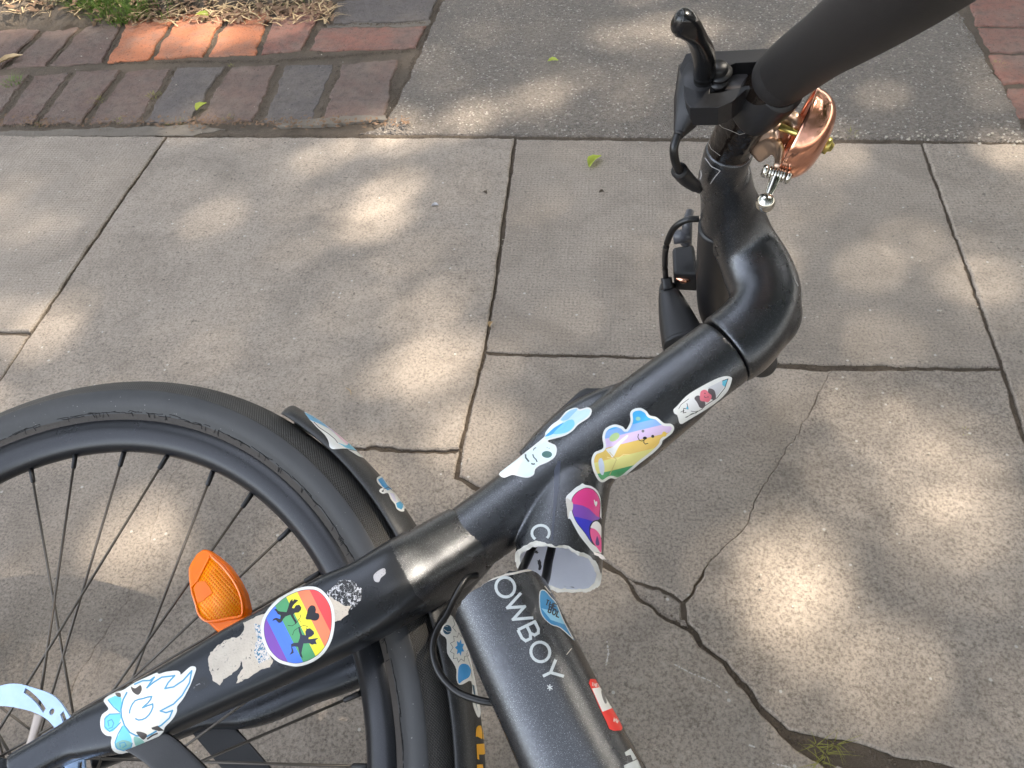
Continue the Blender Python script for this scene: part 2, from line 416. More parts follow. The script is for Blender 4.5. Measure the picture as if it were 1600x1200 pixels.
CR = [(1300, 576, .7, 1.8), (1262, 655, .7, 1.8), (1196, 758, .9, 1.8), (1165, 815, .8, 1.8), (1100, 892, 1.2, 1.8)]
slab('paving_slab', [(757, 551, 6, 1), (1050, 559, 8, 1), (1220, 571, 8, 1)] + CR + [(1068, 942, 3, 1.5), (1030, 918, 4, 1.5), (975, 903, 9, 1.5), (940, 885, 8, 1.5), (850, 818, 7, 1), (716, 745, 6, 1), (718, 704, 6, 1)], M_slabs[3])
WR = [(1068, 942, 5, 2), (1080, 984, 8, 2), (1130, 1040, 7, 2), (1180, 1098, 9, 2), (1232, 1142, 6, 1.5), (1330, 1163, 8, 1.5), (1400, 1183, 7, 1.5), (1500, 1202, 7, 1.5), (1640, 1228, 8, 1.5), (1800, 1255, 8, 1.5)]
slab('paving_slab', CR[::-1] and [(1300, 576, 7, 1), (1567, 577, 9, 1), (1600, 680, 8, 1.5), (1660, 860, 8, 1.5)] + WR[::-1] + [(a, b, c_, d_) for a, b, c_, d_ in [(1100, 892, 1.1, 1.8), (1165, 815, .8, 1.8), (1196, 758, .8, 1.8), (1262, 655, .7, 1.8)]], M_slabs[4], .001)
slab('paving_slab', [(975, 903, 4, 1.5), (1030, 918, 4, 1.5), (1068, 942, 5, 2), (1080, 984, 9, 2), (1040, 962, 5, 1.5), (1000, 930, 6, 1.5)], M_slabs[3], -.001)
slab('paving_slab', [(1262, 1158, 8, 2), (1330, 1163, 8, 1.5), (1400, 1183, 7, 1.5), (1395, 1200, 8, 2), (1330, 1186, 8, 2)], M_slabs[4], -.004)
slab('paving_slab', [(1640, 228, 0, 0)] and [(1660, 860, 8, 1), (2600, 900, 8, 1), (2600, 1400, 8, 1), (1800, 1255, 8, 1)], M_slabs[5])
THIN = [(300, 692, 0.7, 1.8), (288, 722, 0.6, 1.8), (262, 762, 0.6, 1.8), (232, 850, 0.7, 1.8), (200, 940, 0.7, 1.8), (150, 1010, 0.8, 1.8), (110, 1080, 0.6, 1.8), (60, 1180, 0.6, 1.8), (-40, 1400, 0.6, 1.8)]
slab('paving_slab', [(-1400, 650, J, 1), (-60, 685, 6, 1)] + THIN + [(-100, 1560, 7, 1), (-1400, 1500, 7, 1)], M_slabs[5])
slab('paving_slab', [(560, 701, 8, 1.5), (718, 704, 6, 2), (716, 745, 7, 1.5), (850, 818, 7, 1), (940, 885, 9, 1.5), (975, 903, 7, 1.5), (1000, 930, 7, 1.5), (1040, 962, 9, 1.5), (1080, 984, 9, 2), (1130, 1040, 11, 2), (1180, 1098, 12, 2), (1225, 1142, 11, 2), (1290, 1195, 9, 2), (1420, 1300, 9, 1.5), (1500, 1480, 8, 1), (200, 1560, 8, 1)] + [(-40, 1400, .6, 1.8), (60, 1180, .7, 1.8), (110, 1080, .7, 1.8), (150, 1010, .7, 1.8), (200, 940, .7, 1.8), (232, 850, .6, 1.8), (262, 762, .6, 1.8), (288, 722, .7, 1.8), (300, 692, 8, 1)], M_slabs[5], .001)
slab('paving_slab', [(1290, 1195, 9, 2), (1330, 1190, 8, 2), (1400, 1200, 8, 1.5), (1500, 1204, 7, 1.5), (1640, 1230, 8, 1.5), (1800, 1257, 8, 1.5), (2600, 1420, 8, 1), (2400, 1540, 8, 1), (1500, 1480, 8, 1), (1420, 1300, 9, 1.5)], M_slabs[5])
def wslab(x0, y0, x1, y1, m_):
    o = slab('paving_slab', [(0, 0, 0, 0)] * 3, m_) if 0 else None
    e = .003; vs = [(x0 + e, y0 + e, 0), (x1 - e, y0 + e, 0), (x1 - e, y1 - e, 0), (x0 + e, y1 - e, 0), (x0, y0, -.02), (x1, y0, -.02), (x1, y1, -.02), (x0, y1, -.02)]
    mk('paving_slab', vs, [(0, 1, 2, 3), (4, 5, 1, 0), (5, 6, 2, 1), (6, 7, 3, 2), (7, 4, 0, 3)], m_, smooth=False)['kind'] = 'structure'
xl = G(-1400, 1500).x
yb = min(G(-1400, 1500).y, G(200, 1560).y, G(1500, 1480).y, G(2400, 1540).y) - .02
for i in range(7):
    for j in range(2): wslab(xl + .62 * i, yb - .47 * (j + 1), xl + .62 * (i + 1) - .006, yb - .47 * j - .006, M_slabs[(i * 2 + j) % 6])
yt2 = min(G(0, 1230).y, G(1600, 1230).y)
mk('pavement', [(xl, yb - .5, -.0014), (xl + 4.3, yb - .5, -.0014), (xl + 4.3, yt2, -.0014), (xl, yt2, -.0014)], [(0, 1, 2, 3)], M_slabs[5], smooth=False)['kind'] = 'structure'
# asphalt strip behind the slabs, with its brick edging
slab('asphalt_path', [(600, 196, 3, 2), (560, 209, 3, 1), (805, 212, 2, 1), (1440, 218, 2, 1), (1610, 222, 3, 2), (1590, 170, 3, 2), (1545, 90, 3, 2), (1490, 0, 3, 2), (1400, -190, 3, 1), (760, -170, 3, 1), (692, 0, 3, 2), (655, 80, 3, 2), (622, 150, 3, 2)], M_asphalt, -.001, .006)
def brick(px, mat, z=0.0):
    return slab('paving_brick', [(a, b, 4, 2.1) for a, b in px], mat, z, .0035)
def zz(l): return [(a / 2, b / 2) for a, b in l]
r2 = [((-20, 232), (-130, 385)), ((98, 232), (-15, 390)), ((228, 222), (108, 388)), ((388, 215), (262, 386)), ((548, 210), (440, 384)), ((712, 205), (602, 382)), ((878, 198), (798, 380)), ((1062, 198), (992, 376)), ((1250, 186), (1212, 366))]
mts = [1, 1, 1, 1, 2, 1, 2, 1]
for i in range(len(r2) - 1):
    (a, b), (c_, d_) = r2[i], r2[i + 1]
    g = 9 if i != 6 else 16
    brick(zz([(a[0] + g, a[1]), (c_[0] - g, c_[1]), (d_[0] - g, d_[1]), (b[0] + g, b[1])]), M_bricks[mts[i]], random.uniform(-.002, .002))
r1 = [((-90, 92), (-240, 228)), ((-10, 92), (-130, 222)), ((150, 82), (10, 214)), ((255, 84), (150, 206)), ((395, 66), (325, 196)), ((560, 46), (470, 186)), ((722, 36), (640, 176)), ((858, 28), (806, 168)), ((1022, 8), (950, 158))]
mts = [1, 1, 1, 1, 3, 3, 3, 0]
for i in range(len(r1) - 1):
    (a, b), (c_, d_) = r1[i], r1[i + 1]; g = 7
    brick(zz([(a[0] + g, a[1]), (c_[0] - g, c_[1]), (d_[0] - g, d_[1]), (b[0] + g, b[1])]), M_bricks[mts[i]], .002 + random.uniform(-.002, .002))
brick(zz([(1050, 4), (1370, -10), (1340, 62), (1040, 72)]), M_bricks[2], .001)
brick(zz([(1000, 88), (1335, 80), (1300, 150), (965, 160)]), M_bricks[0], .001)
for r0, (x0, y0, x1, y1, x2, y2) in enumerate([(1510, -2, 1640, -6, 1660, 40), (1528, 44, 1665, 40, 1690, 80), (1546, 84, 1690, 82, 1720, 130), (1570, 138, 1720, 134, 1740, 180)]):
    brick([(x0, y0), (x1, y1), (x2, y2), (x0 + 18, y2 + 2)], M_bricks[0], 0)
    brick([(x1 + 4, y1), (x1 + 130, y1 - 2), (x2 + 140, y2), (x2 + 6, y2)], M_bricks[1], 0)
slab('mortar_strip', [(430, 192, 0, 2), (520, 184, 0, 2), (604, 183, 0, 2), (608, 190, 0, 2), (520, 194, 0, 2), (440, 200, 0, 2)], M_mortar, .003, .004)
slab('mortar_strip', [(-300, 216, 0, 2), (60, 203, 0, 2), (200, 198, 0, 2), (320, 193, 0, 3), (350, 200, 0, 3), (300, 211, 0, 1), (-300, 213, 0, 1)], M_mortar, -.001, .004)
slab('mortar_strip', [(60, 108, 0, 3), (240, 100, 0, 3), (330, 94, 0, 3), (480, 80, 0, 3), (560, 90, 0, 3), (480, 98, 0, 3), (330, 103, 0, 3), (60, 114, 0, 3)], M_mortar, -.003, .004)
slab('mortar_strip', [(508, 36, 0, 3), (670, 30, 0, 3), (672, 38, 0, 3), (510, 42, 0, 3)], M_mortar, -.002, .004)

def scrape(pl, wd, name='scrape_mark'):
    vs, fs = [], []; rs_ = random.Random(len(pl)); P_ = []
    for (x0, y0), (x1, y1) in zip(pl, pl[1:]):
        n = max(2, int(math.hypot(x1 - x0, y1 - y0) / 2))
        P_ += [G(x0 + (x1 - x0) * i / n, y0 + (y1 - y0) * i / n, .0016) for i in range(n)]
    for i in range(len(P_) - 1):
        if rs_.random() < .28: continue
        a, b = P_[i], P_[i + 1]; t = (b - a).normalized(); s_ = Vector((-t.y, t.x, 0)) * wd * rs_.uniform(.2, .6); k = len(vs)
        vs += [a - s_, a + s_, b + s_ * rs_.uniform(.3, 1), b - s_ * rs_.uniform(.3, 1)]; fs.append((k, k + 1, k + 2, k + 3))
    mk(name, vs, fs, plain('chalky_scrape', (.52, .48, .43), .9, srgb=False), smooth=False)['kind'] = 'structure'
scrape([(1050, 1036), (1080, 1052), (1110, 1064), (1142, 1086)], .0016)
scrape([(948, 1000), (951, 1020), (946, 1044)], .002)
scrape([(1170, 1164), (1182, 1168)], .002); scrape([(1205, 1192), (1222, 1196), (1238, 1200)], .0018)
# raised earth bank beyond the bricks, top left
def bank():
    vs, fs = [], []; nx, ny = 90, 30
    for j in range(ny):
        for i in range(nx):
            t = i / (nx - 1); s = j / (ny - 1)
            edge = np.interp(t, [0, .1, .3, .45, .62, .8, 1], [60, 48, 46, 40, 20, 8, -6])
            p = G(-260 + 800 * t, edge + 8); q_ = p + Vector((.12, 1, 0)).normalized() * (s * s * 1.2 + s * .05)
            q_ += fract(q_, 20, .012)
            q_.z = -.006 + .03 * min(1, s * 4) + .05 * s + .010 * noise.noise(q_ * 30) + .006 * noise.noise(q_ * 90)
            vs.append(q_)
    for j in range(ny - 1):
        for i in range(nx - 1): a = j * nx + i; fs.append((a, a + 1, a + nx + 1, a + nx))
    o = mk('earth_bank', vs, fs, M_soil); o['kind'] = 'structure'; return o
bank_o = bank(); bank_b = bvh_of(bank_o)
def gz(p):
    h = bank_b.ray_cast(Vector((p.x, p.y, 1)), Vector((0, 0, -1)))
    return h[0].z if h[0] is not None and h[0].z > -.01 else 0.0
def blades(spots, name, mat, label, cat, group=None, kind=None, one=True):
    vs, fs = [], []
    for (p, n, rad, hgt, wd, lean) in spots:
        for k in range(n):
            a = random.uniform(0, 6.283); rr = rad * math.sqrt(random.random())
            b = p + Vector((math.cos(a) * rr, math.sin(a) * rr, 0)); b.z = gz(b) - .002
            a2 = a + random.uniform(-.8, .8); h_ = hgt * random.uniform(.5, 1.1); ln = lean * random.uniform(.3, 1.3) * h_
            dr = Vector((math.cos(a2), math.sin(a2), 0)); sd_ = Vector((-dr.y, dr.x, 0)) * wd * .5
            m_ = 4; base_i = len(vs)
            for i in range(m_ + 1):
                t = i / m_; c_ = b + dr * (ln * t * t) + Vector((0, 0, h_ * (t - .35 * lean * t * t)))
                w_ = (1 - t * .92); vs += [c_ - sd_ * w_, c_ + sd_ * w_]
            for i in range(m_): q_ = base_i + 2 * i; fs.append((q_, q_ + 1, q_ + 3, q_ + 2))
    o = mk(name, vs, fs, mat); tag(o, label, cat, group, kind); return o
gs = []
for i in range(26): gs.append((G(random.uniform(75, 290), random.uniform(-45, 28)), 34, .03, .055, .0022, .8))
for i in range(26): gs.append((G(random.uniform(125, 225), random.uniform(-2, 36)), 40, .022, .045, .0022, 1.0))
for i in range(14): gs.append((G(random.uniform(400, 500), random.uniform(-12, 4)), 26, .02, .028, .0018, 1.0))
for i in range(14): gs.append((G(random.uniform(330, 470), random.uniform(-30, 6)), 16, .03, .03, .0016, 1.0))
for i in range(18): gs.append((G(random.uniform(-250, 450), random.uniform(-160, -40)), 30, .06, .06, .0022, .9))
blades(gs, 'grass', M_grass, 'green grass growing on the earth bank behind the bricks', 'grass', kind='stuff')
gs = [(G(x, y), n_, r_, .007, .0012, 1.2) for x, y, n_, r_ in [(150, 158, 40, .014), (240, 148, 46, .014), (265, 190, 22, .008), (285, 190, 16, .008), (355, 186, 20, .01), (362, 102, 10, .006), (185, 188, 16, .008), (60, 195, 16, .01), (1560, 100, 26, .01), (1330, 208, 16, .012), (1500, 350, 12, .008), (1478, 305, 10, .006), (1506, 675, 10, .004)]]
blades(gs, 'joint_moss', M_moss, 'yellow green moss sprigs in the paving joints', 'moss', kind='stuff')
gs = [(G(20, 128), 80, .02, .014, .0014, 1.0)]
blades(gs, 'grass_tuft', M_grass, 'small green grass tuft growing from the bricks at the left edge', 'grass tuft')
gs = [(G(x, y), 11, .003, .013, .0011, 2.0) for x, y in [(1275, 1165), (1290, 1178), (1305, 1162), (1283, 1190)]]
blades(gs, 'crack_weed', M_moss, 'yellowish spiky weed growing in the broken paving corner at the bottom', 'weed')
# straw and twigs
def straws(n, fn, name, mat, label, cat, L=(.01, .05), r_=.0009):
    vs, fs = [], []
    for i in range(n):
        p = fn(); p.z = gz(p) + random.uniform(.001, .012); a = random.uniform(0, 3.14); l = random.uniform(*L)
        d = Vector((math.cos(a), math.sin(a), random.uniform(-.15, .15))) * l; s = Vector((-d.y, d.x, 0)).normalized() * r_ * random.uniform(.6, 2.2)
        md = p + d * .5 + Vector((0, 0, l * .08)) + s * random.uniform(-3, 3); k = len(vs)
        up = Vector((0, 0, r_))
        vs += [p - s, p + s, md - s + up, md + s + up, p + d - s * .4, p + d + s * .4]; fs += [(k, k + 1, k + 3, k + 2), (k + 2, k + 3, k + 5, k + 4)]
    o = mk(name, vs, fs, mat); tag(o, label, cat, kind='stuff'); return o
straws(2200, lambda: G(random.uniform(-250, 520), random.triangular(-70, 46, 22)) , 'straw_litter', M_straw, 'pale straw litter on the earth bank', 'litter')
straws(1600, lambda: G(random.uniform(-250, 520), random.triangular(-70, 46, 22)) , 'brown_litter', M_straw2, 'brown dead leaf litter on the earth bank', 'litter', (.006, .025), .0025)
straws(420, lambda: G(random.uniform(0, 640), random.gauss(196, 4)), 'joint_litter', M_straw2, 'brown grit and bits along the brick joint', 'litter', (.002, .008), .0012)
# grit in joints
def grit():
    vs, fs = [], []
    def stone(p, s):
        k = len(vs)
        for d in [(1, 0, 0), (0, 1, 0), (-1, 0, 0), (0, -1, 0), (.2, .1, .8), (0, 0, -.6)]: vs.append(p + Vector([c_ * s * random.uniform(.6, 1.3) for c_ in d]))
        for a, b in ((0, 1), (1, 2), (2, 3), (3, 0)): fs.append((k + a, k + b, k + 4)); fs.append((k + b, k + a, k + 5))
    ls = [[(940, 887), (975, 915), (1075, 985), (1130, 1040), (1180, 1100), (1240, 1150), (1290, 1195)], [(975, 903), (1010, 912), (1068, 942)], [(1240, 1150), (1330, 1165), (1400, 1185), (1500, 1203), (1600, 1220)],
          [(757, 551), (1050, 559), (1220, 571), (1567, 577)], [(560, 702), (718, 706), (716, 745)], [(805, 216), (775, 440), (757, 551), (718, 704)], [(0, 212), (805, 214), (1600, 222)], [(262, 214), (50, 521), (0, 605)], [(1440, 223), (1567, 577), (1600, 680)], [(430, 185), (690, 195)], [(0, 195), (420, 190)]]
    for i in range(len(r2)): ls.append([zz([r2[i][0]])[0], zz([r2[i][1]])[0]])
    for i in range(len(r1)): ls.append([zz([r1[i][0]])[0], zz([r1[i][1]])[0]])
    ls += [[(0, 100), (480, 92), (640, 78)], [(480, 4), (500, 84)], [(690, 0), (620, 150), (600, 195)], [(1480, 0), (1600, 190)], [(500, 38), (670, 34)]] * 2
    for l in ls:
        for (x0, y0), (x1, y1) in zip(l, l[1:]):
            a, b = G(x0, y0), G(x1, y1); n = int((b - a).length / .0011)
            for i in range(n):
                p = a.lerp(b, random.random()); p += fract(p, 22, .0035 * 1.2); p += Vector((random.gauss(0, .0032), random.gauss(0, .0032), 0)); p.z = -.0032 + random.random() * .0022
                stone(p, random.uniform(.0005, .0017))
    return vs, fs
v_, f_ = grit(); tag(mk('joint_grit', v_, f_, plain('grit', (.12, .092, .066), .9, srgb=False, var=.6), smooth=False), 'brown grit filling joints and cracks', 'grit', kind='stuff')
v_, f_ = [], []
def stone2(p, s):
    k = len(v_)
    for d in [(1, 0, 0), (0, 1, 0), (-1, 0, 0), (0, -1, 0), (.2, .1, .7), (0, 0, -.6)]: v_.append(p + Vector([c_ * s * random.uniform(.6, 1.3) for c_ in d]))
    for a, b in ((0, 1), (1, 2), (2, 3), (3, 0)): f_.append((k + a, k + b, k + 4)); f_.append((k + b, k + a, k + 5))
for i in range(260): 
    p = G(random.uniform(0, 1600), random.triangular(0, 1200, 150)); p.z = .003; stone2(p, random.uniform(.0007, .0020))
for i in range(45):
    p = G(random.uniform(1250, 1600), random.gauss(213, 5)); p.z = .002; stone2(p, random.uniform(.001, .004))
tag(mk('loose_grit', v_, f_, plain('pale_grit', (.42, .37, .30), .9, srgb=False, var=.4), smooth=False), 'loose pale grit scattered over the pavement', 'grit', kind='stuff')

# fallen leaves and specks
def leaf(px, py, L, W, rot, curl, mat, label, cat='leaf', z=.003):
    c0 = G(px, py); vs, fs = [], []; nx, ny = 12, 7
    for i in range(nx):
        t = i / (nx - 1); hw = W * math.sin(math.pi * min(1, t * .96 + .02)) ** .8 * (1 - .15 * t)
        for j in range(ny):
            s = j / (ny - 1) * 2 - 1
            x = (t - .5) * L; y = hw * s + .18 * L * math.sin(t * 3.1) ; zz_ = curl * (abs(s) ** 1.5 * hw * 1.3 + .35 * L * (t - .4) ** 2) + .0006 * math.sin(t * 22 + s * 4)
            vs.append(Vector((c0.x + x * math.cos(rot) - y * math.sin(rot), c0.y + x * math.sin(rot) + y * math.cos(rot), z + zz_)))
    for i in range(nx - 1):
        for j in range(ny - 1): a = i * ny + j; fs.append((a, a + ny, a + ny + 1, a + 1))
    o = mk('fallen_leaf' if cat == 'leaf' else cat.replace(' ', '_'), vs, fs, mat, loc=Vector((c0.x, c0.y, 0))); tag(o, label, cat); return o
leaf(930, 257, .034, .0075, 1.0, .8, M_lime, 'curled yellow green leaf on the paving slab below the asphalt')
leaf(864, 98, .020, .006, .1, .5, M_lime, 'small flat yellow green leaf on the grey asphalt')
leaf(317, 172, .026, .008, 1.1, .5, M_lime, 'yellow green leaf lying on the dark lower row of bricks', z=.006)
leaf(318, 31, .034, .009, -.3, .5, M_lime, 'yellow green leaf on the sunlit orange bricks', z=.008)
leaf(18, 100, .055, .010, .7, .5, M_straw, 'long dry tan leaf on the bricks at the left edge', z=.006)
leaf(680, 324, .012, .004, .1, .5, plain('grey_fluff', (.48, .46, .46), .9, srgb=False), 'pale grey fluff scrap on the slab left of the centre joint', 'fluff scrap')
leaf(940, 303, .008, .003, .3, .8, M_soil, 'tiny dark crumb below the curled yellow leaf', 'dark crumb')
leaf(758, 304, .008, .003, -.6, .8, M_soil, 'tiny dark crumb beside the centre slab joint', 'dark crumb')
leaf(545, 615, .016, .0007, -.9, 1, M_straw, 'thin tan stalk lying on the slab above the mudguard', 'dry stalk')
leaf(768, 510, .010, .003, 1.2, 1, M_straw, 'small tan husk in the joint between two slabs', 'husk')

# ------------------------------------------------------------------ the tree whose crown dapples the pavement
PATCH = [  # px, py, rx_px, ry_px, rot_deg, transmittance
    (352, 322, 44, 24, 40, .85), (520, 240, 92, 18, 16, .85), (596, 330, 50, 38, 20, .9), (670, 560, 60, 62, 20, .6), (520, 190, 60, 18, 0, .3),
    (690, 188, 95, 22, 10, .85), (1010, 165, 60, 20, 0, .5), (870, 140, 90, 22, 10, .45), (1040, 50, 80, 24, 10, .6), (840, 30, 90, 24, 0, .26), (1345, 150, 80, 26, 25, .85), (1540, 250, 60, 25, 10, .6), (1480, 90, 60, 20, 0, .3),
    (300, 55, 92, 24, 8, .75), (440, 40, 50, 18, 8, .6), (60, 20, 130, 26, 0, .9), (215, 830, 55, 65, 10, .75), (100, 900, 60, 50, 0, .22), (150, 1060, 80, 40, 0, .7), (60, 560, 60, 30, 0, .12),
    (1230, 895, 100, 66, 15, .66), (1310, 960, 90, 60, 30, .55), (1430, 800, 120, 80, 30, .45), (1550, 400, 60, 85, 0, .65), (1400, 660, 90, 50, 0, .22), (1530, 1000, 40, 60, 0, .3), (1150, 330, 60, 20, 0, .2), (1400, 1100, 120, 60, 0, .25),
    (715, 730, 60, 34, 0, .85), (980, 130, 60, 20, 10, .3), (560, 500, 60, 30, 0, .10), (1150, 60, 50, 30, 0, .2), (1300, 60, 90, 25, 20, .3), (640, 640, 40, 40, 0, .35), (740, 640, 40, 60, 0, .35)]
BIKE_PATCH = [(665, 850, .03, .028, .5), (930, 655, .03, .045, .5), (1010, 600, .03, .03, .4), (470, 975, .06, .024, .30), (240, 1090, .06, .028, .28), (1265, 200, .14, .025, .4), (1215, 320, .1, .03, .3), (560, 740, .0, .02, .2)]
def groundhit(p): return p - SD * (p.z / SD.z)
pq = []
for (x, y, rx, ry, rot, T) in PATCH:
    c0 = G(x, y); a = R(rot); ux = G(x + rx * math.cos(a), y - rx * math.sin(a)) - c0; uy = G(x + ry * math.sin(a), y + ry * math.cos(a)) - c0
    m_ = np.linalg.inv(np.array([[ux.x, uy.x], [ux.y, uy.y]])); pq.append((c0.x, c0.y, m_, T))
for (x, y, off, r_, T) in BIKE_PATCH:
    c0 = groundhit(P(x, y, off)); pq.append((c0.x, c0.y, np.eye(2) / r_, T))
def trans(gx, gy):
    wv = noise.noise_vector(Vector((gx * 9, gy * 9, 1))); wv2 = noise.noise_vector(Vector((gx * 25, gy * 25, 4)))
    n0x, n0y = gx, gy; gx += wv.x * .028 + wv2.x * .016; gy += wv.y * .028 + wv2.y * .016
    T = .02 + .22 * max(0, noise.noise(Vector((gx * 5, gy * 5, 3))) - .12)
    for cx, cy, m_, t_ in pq:
        v = m_ @ np.array([gx - cx, gy - cy]); d = v @ v
        if d < 6: T = max(T, t_ * math.exp(-.6 * (d ** 1.9)))
    return min(.95, T * .42)
def crown():
    vs, fs = [], []
    rs = random.Random(3)
    ax = SD.cross(Vector((0, 0, 1))).normalized(); ay = ax.cross(SD)
    def lf(c0, L):
        d = Vector((rs.gauss(0, 1), rs.gauss(0, 1), rs.gauss(0, 1))).normalized()
        n_ = (SD + Vector((rs.gauss(0, .35), rs.gauss(0, .35), rs.gauss(0, .35)))).normalized()
        d = (d - n_ * d.dot(n_)).normalized(); s = n_.cross(d); k = len(vs)
        for a, b in ((-.5, 0), (-.2, .27), (.15, .25), (.5, 0), (.15, -.25), (-.2, -.27)): vs.append(c0 + d * a * L + s * b * L)
        fs.append((k, k + 1, k + 2, k + 3)); fs.append((k, k + 3, k + 4, k + 5))
    L = .062; A = .40 * L * L * .93; lmax = 4.8
    x0, x1, y0, y1 = -1.9, 1.9, -.75, 2.5
    Ng = int((x1 - x0) * (y1 - y0) * SD.z / A * lmax)
    for i in range(Ng):
        gx, gy = rs.uniform(x0, x1), rs.uniform(y0, y1)
        if rs.random() < -math.log(trans(gx, gy)) / lmax:
            lf(Vector((gx, gy, 0)) + SD * rs.uniform(6.4, 7.6), L)
    az0 = R(SUN_AZ)
    for i in range(46000):                                   # unseen wider crown, added and shaped for paint reflections, with openings left to sky
        da = rs.uniform(-math.pi, math.pi); el = math.asin(rs.uniform(.12, .995))
        az_ = az0 + da; dw = abs((math.degrees(az_) - 232 + 180) % 360 - 180)
        d2 = abs((math.degrees(az_) - 300 + 180) % 360 - 180)
        if dw < 32 + rs.gauss(0, 3) and el < R(56) + rs.gauss(0, .05): continue
        if (d2 / 40) ** 2 + ((math.degrees(el) - 60) / 19) ** 2 < rs.uniform(.8, 1.1): continue
        r_ = rs.uniform(6.0, 8.0)
        c0 = Vector((math.sin(az0 + da) * math.cos(el), math.cos(az0 + da) * math.cos(el), math.sin(el))) * r_ + Vector((0, .8, 0))
        g_ = groundhit(c0)
        if x0 - .1 < g_.x < x1 + .1 and y0 - .1 < g_.y < y1 + .1: continue
        lf(c0, .30)
    return vs, fs
tb_ = Vector((0, .9, 0)) + SD * 7.2; tb_.z = 6.0
tree = bpy.data.objects.new('tree', None); COL.objects.link(tree); tree.location = (tb_.x, tb_.y, 0)
tag(tree, 'leafy tree standing behind the scene whose crown shades the pavement', 'tree')
v_, f_ = crown(); o = mk('crown', v_, f_, M_canopy, loc=Vector((tb_.x, tb_.y, 0))); o.location = (0, 0, 0); o.parent = tree
tr = [sweep([(Vector((tb_.x, tb_.y, 0)), .17, .17), (Vector((tb_.x + .05, tb_.y, 2)), .13, .13), (Vector((tb_.x, tb_.y + .1, 4.6)), .09, .09), (Vector(tb_), .04, .04)], ref=Vector((0, 1, .01)), seg=16)]
for k in range(7):
    a = k * .9; tr.append(sweep([(Vector((tb_.x, tb_.y + .05, 3.4 + k * .25)), .05, .05), (Vector((tb_.x + .7 * math.cos(a), tb_.y + .7 * math.sin(a), 4.6 + k * .15)), .03, .03), (Vector((tb_.x + 1.7 * math.cos(a), tb_.y + 1.7 * math.sin(a), 5.3 + k * .12)), .012, .012)], ref=Vector((0, .3, .95)), seg=10))
v_, f_ = join(tr); o = mk('trunk', v_, f_, M_bark, loc=Vector((tb_.x, tb_.y, 0))); o.location = (0, 0, 0); o.parent = tree

# ------------------------------------------------------------------ the bicycle
BROOT = Vector((CW.x, CW.y, 0)) + Vector((.25, .1, 0))
bike = bpy.data.objects.new('bicycle', None); COL.objects.link(bike); bike.location = BROOT
tag(bike, 'dark grey bicycle with a snapped frame and many stickers lying on the pavement', 'bicycle')
# --- wheel
PI2 = 2 * math.pi
# tyre cross-section, from the viewer's side bead over the tread to the far bead
zone, prof = [], []
for i in range(41):
    a = R(-128 + 256 * i / 40); rr = .3185 + .0195 * math.cos(a); hh = -.0205 * math.sin(a)
    prof.append((rr, -hh * -1 * -1)); 
prof = [(.3185 + .0195 * math.cos(R(a)), .0208 * math.sin(R(a))) for a in np.linspace(128, -128, 51)]
# sidewall lip: the smooth sidewall stands a hair proud of the textured tread
pr2, zs = [], []
for (r_, h_) in prof:
    ang = math.degrees(math.atan2(h_ / .0208, (r_ - .3185) / .0195))
    lip = .0008 if abs(ang) > 76 else 0.0
    pr2.append((.3185 + (.0195 + lip) * math.cos(R(ang)), (.0208 + lip) * math.sin(R(ang)))); zs.append(ang)
pr2 = [(.2980, .0124), (.3005, .0134), (.3030, .0146)] + pr2 + [(.3030, -.0146), (.3005, -.0134), (.2980, -.0124)]; zs = [170, 160, 150] + zs + [150, 160, 170]
v_, f_, uv_ = lathe(pr2, CW, NW, 220, xr=EXW)
mi = []
for j in range(220):
    for i in range(len(pr2) - 1):
        a = abs(.5 * (zs[i] + zs[i + 1])); mi.append(0 if a < 76 else (1 if a < 140 else 2))
wheel = mk('front_wheel', *lathe([(.2985, .0118), (.2978, .0128), (.290, .0130), (.282, .0118), (.2765, .0085), (.2735, .004), (.2725, 0), (.2735, -.004), (.2765, -.0085), (.282, -.0118), (.290, -.0130), (.2978, -.0128), (.2985, -.0118), (.292, -.009), (.290, 0), (.292, .009)], CW, NW, 220, closed=True, xr=EXW)[:2], M_rim, bike)
fixn(wheel)
tyre = mk('tyre', v_, f_, [M_tread, M_side, M_bead], wheel, uvs=uv_, mi=mi); fixn(tyre)
# crazed splits along the bead
cv, cf = [], []
rs = random.Random(5)
for k in range(420):
    a = rs.uniform(0, PI2); r0 = .3037 + rs.uniform(-.0007, .0007) + .0003 * math.sin(a * 9)
    pts = [(r0 + rs.uniform(-.0007, .0007), a + i * rs.uniform(.012, .022)) for i in range(rs.randint(2, 5))]
    if rs.random() < .30: pts = [(r0 - .0035, a), (r0, a + .002 + rs.uniform(-.006, .006))]
    for (ra, aa), (rb, ab) in zip(pts, pts[1:]):
        zp = lambda r_: float(np.interp(r_, [.298, .3005, .303, pr2[3][0], pr2[5][0], pr2[7][0]], [.0124, .0134, .0146, pr2[3][1], pr2[5][1], pr2[7][1]])) + .0003
        k0 = len(cv); wd = .00035
        A_, B_ = wp(ra, aa, zp(ra)), wp(rb, ab, zp(rb)); s = NW.cross(B_ - A_).normalized() * wd
        cv += [A_ - s, A_ + s, B_ + s * .6, B_ - s * .6]; cf.append((k0, k0 + 1, k0 + 2, k0 + 3))
mk('bead_crack', cv, cf, plain('crack_black', (8, 7, 6), .9), wheel, smooth=False)['kind'] = 'stuff'
# hub
v_, f_, _ = lathe([(.0, .046), (.009, .046), (.009, .038), (.017, .037), (.017, .034), (.031, .033), (.031, .029), (.018, .026), (.016, 0), (.018, -.026), (.031, -.029), (.031, -.033), (.012, -.036), (.009, -.046), (.0, -.046)], CW, NW, 48, xr=EXW)
mk('hub', v_, f_, M_vinyl, wheel)
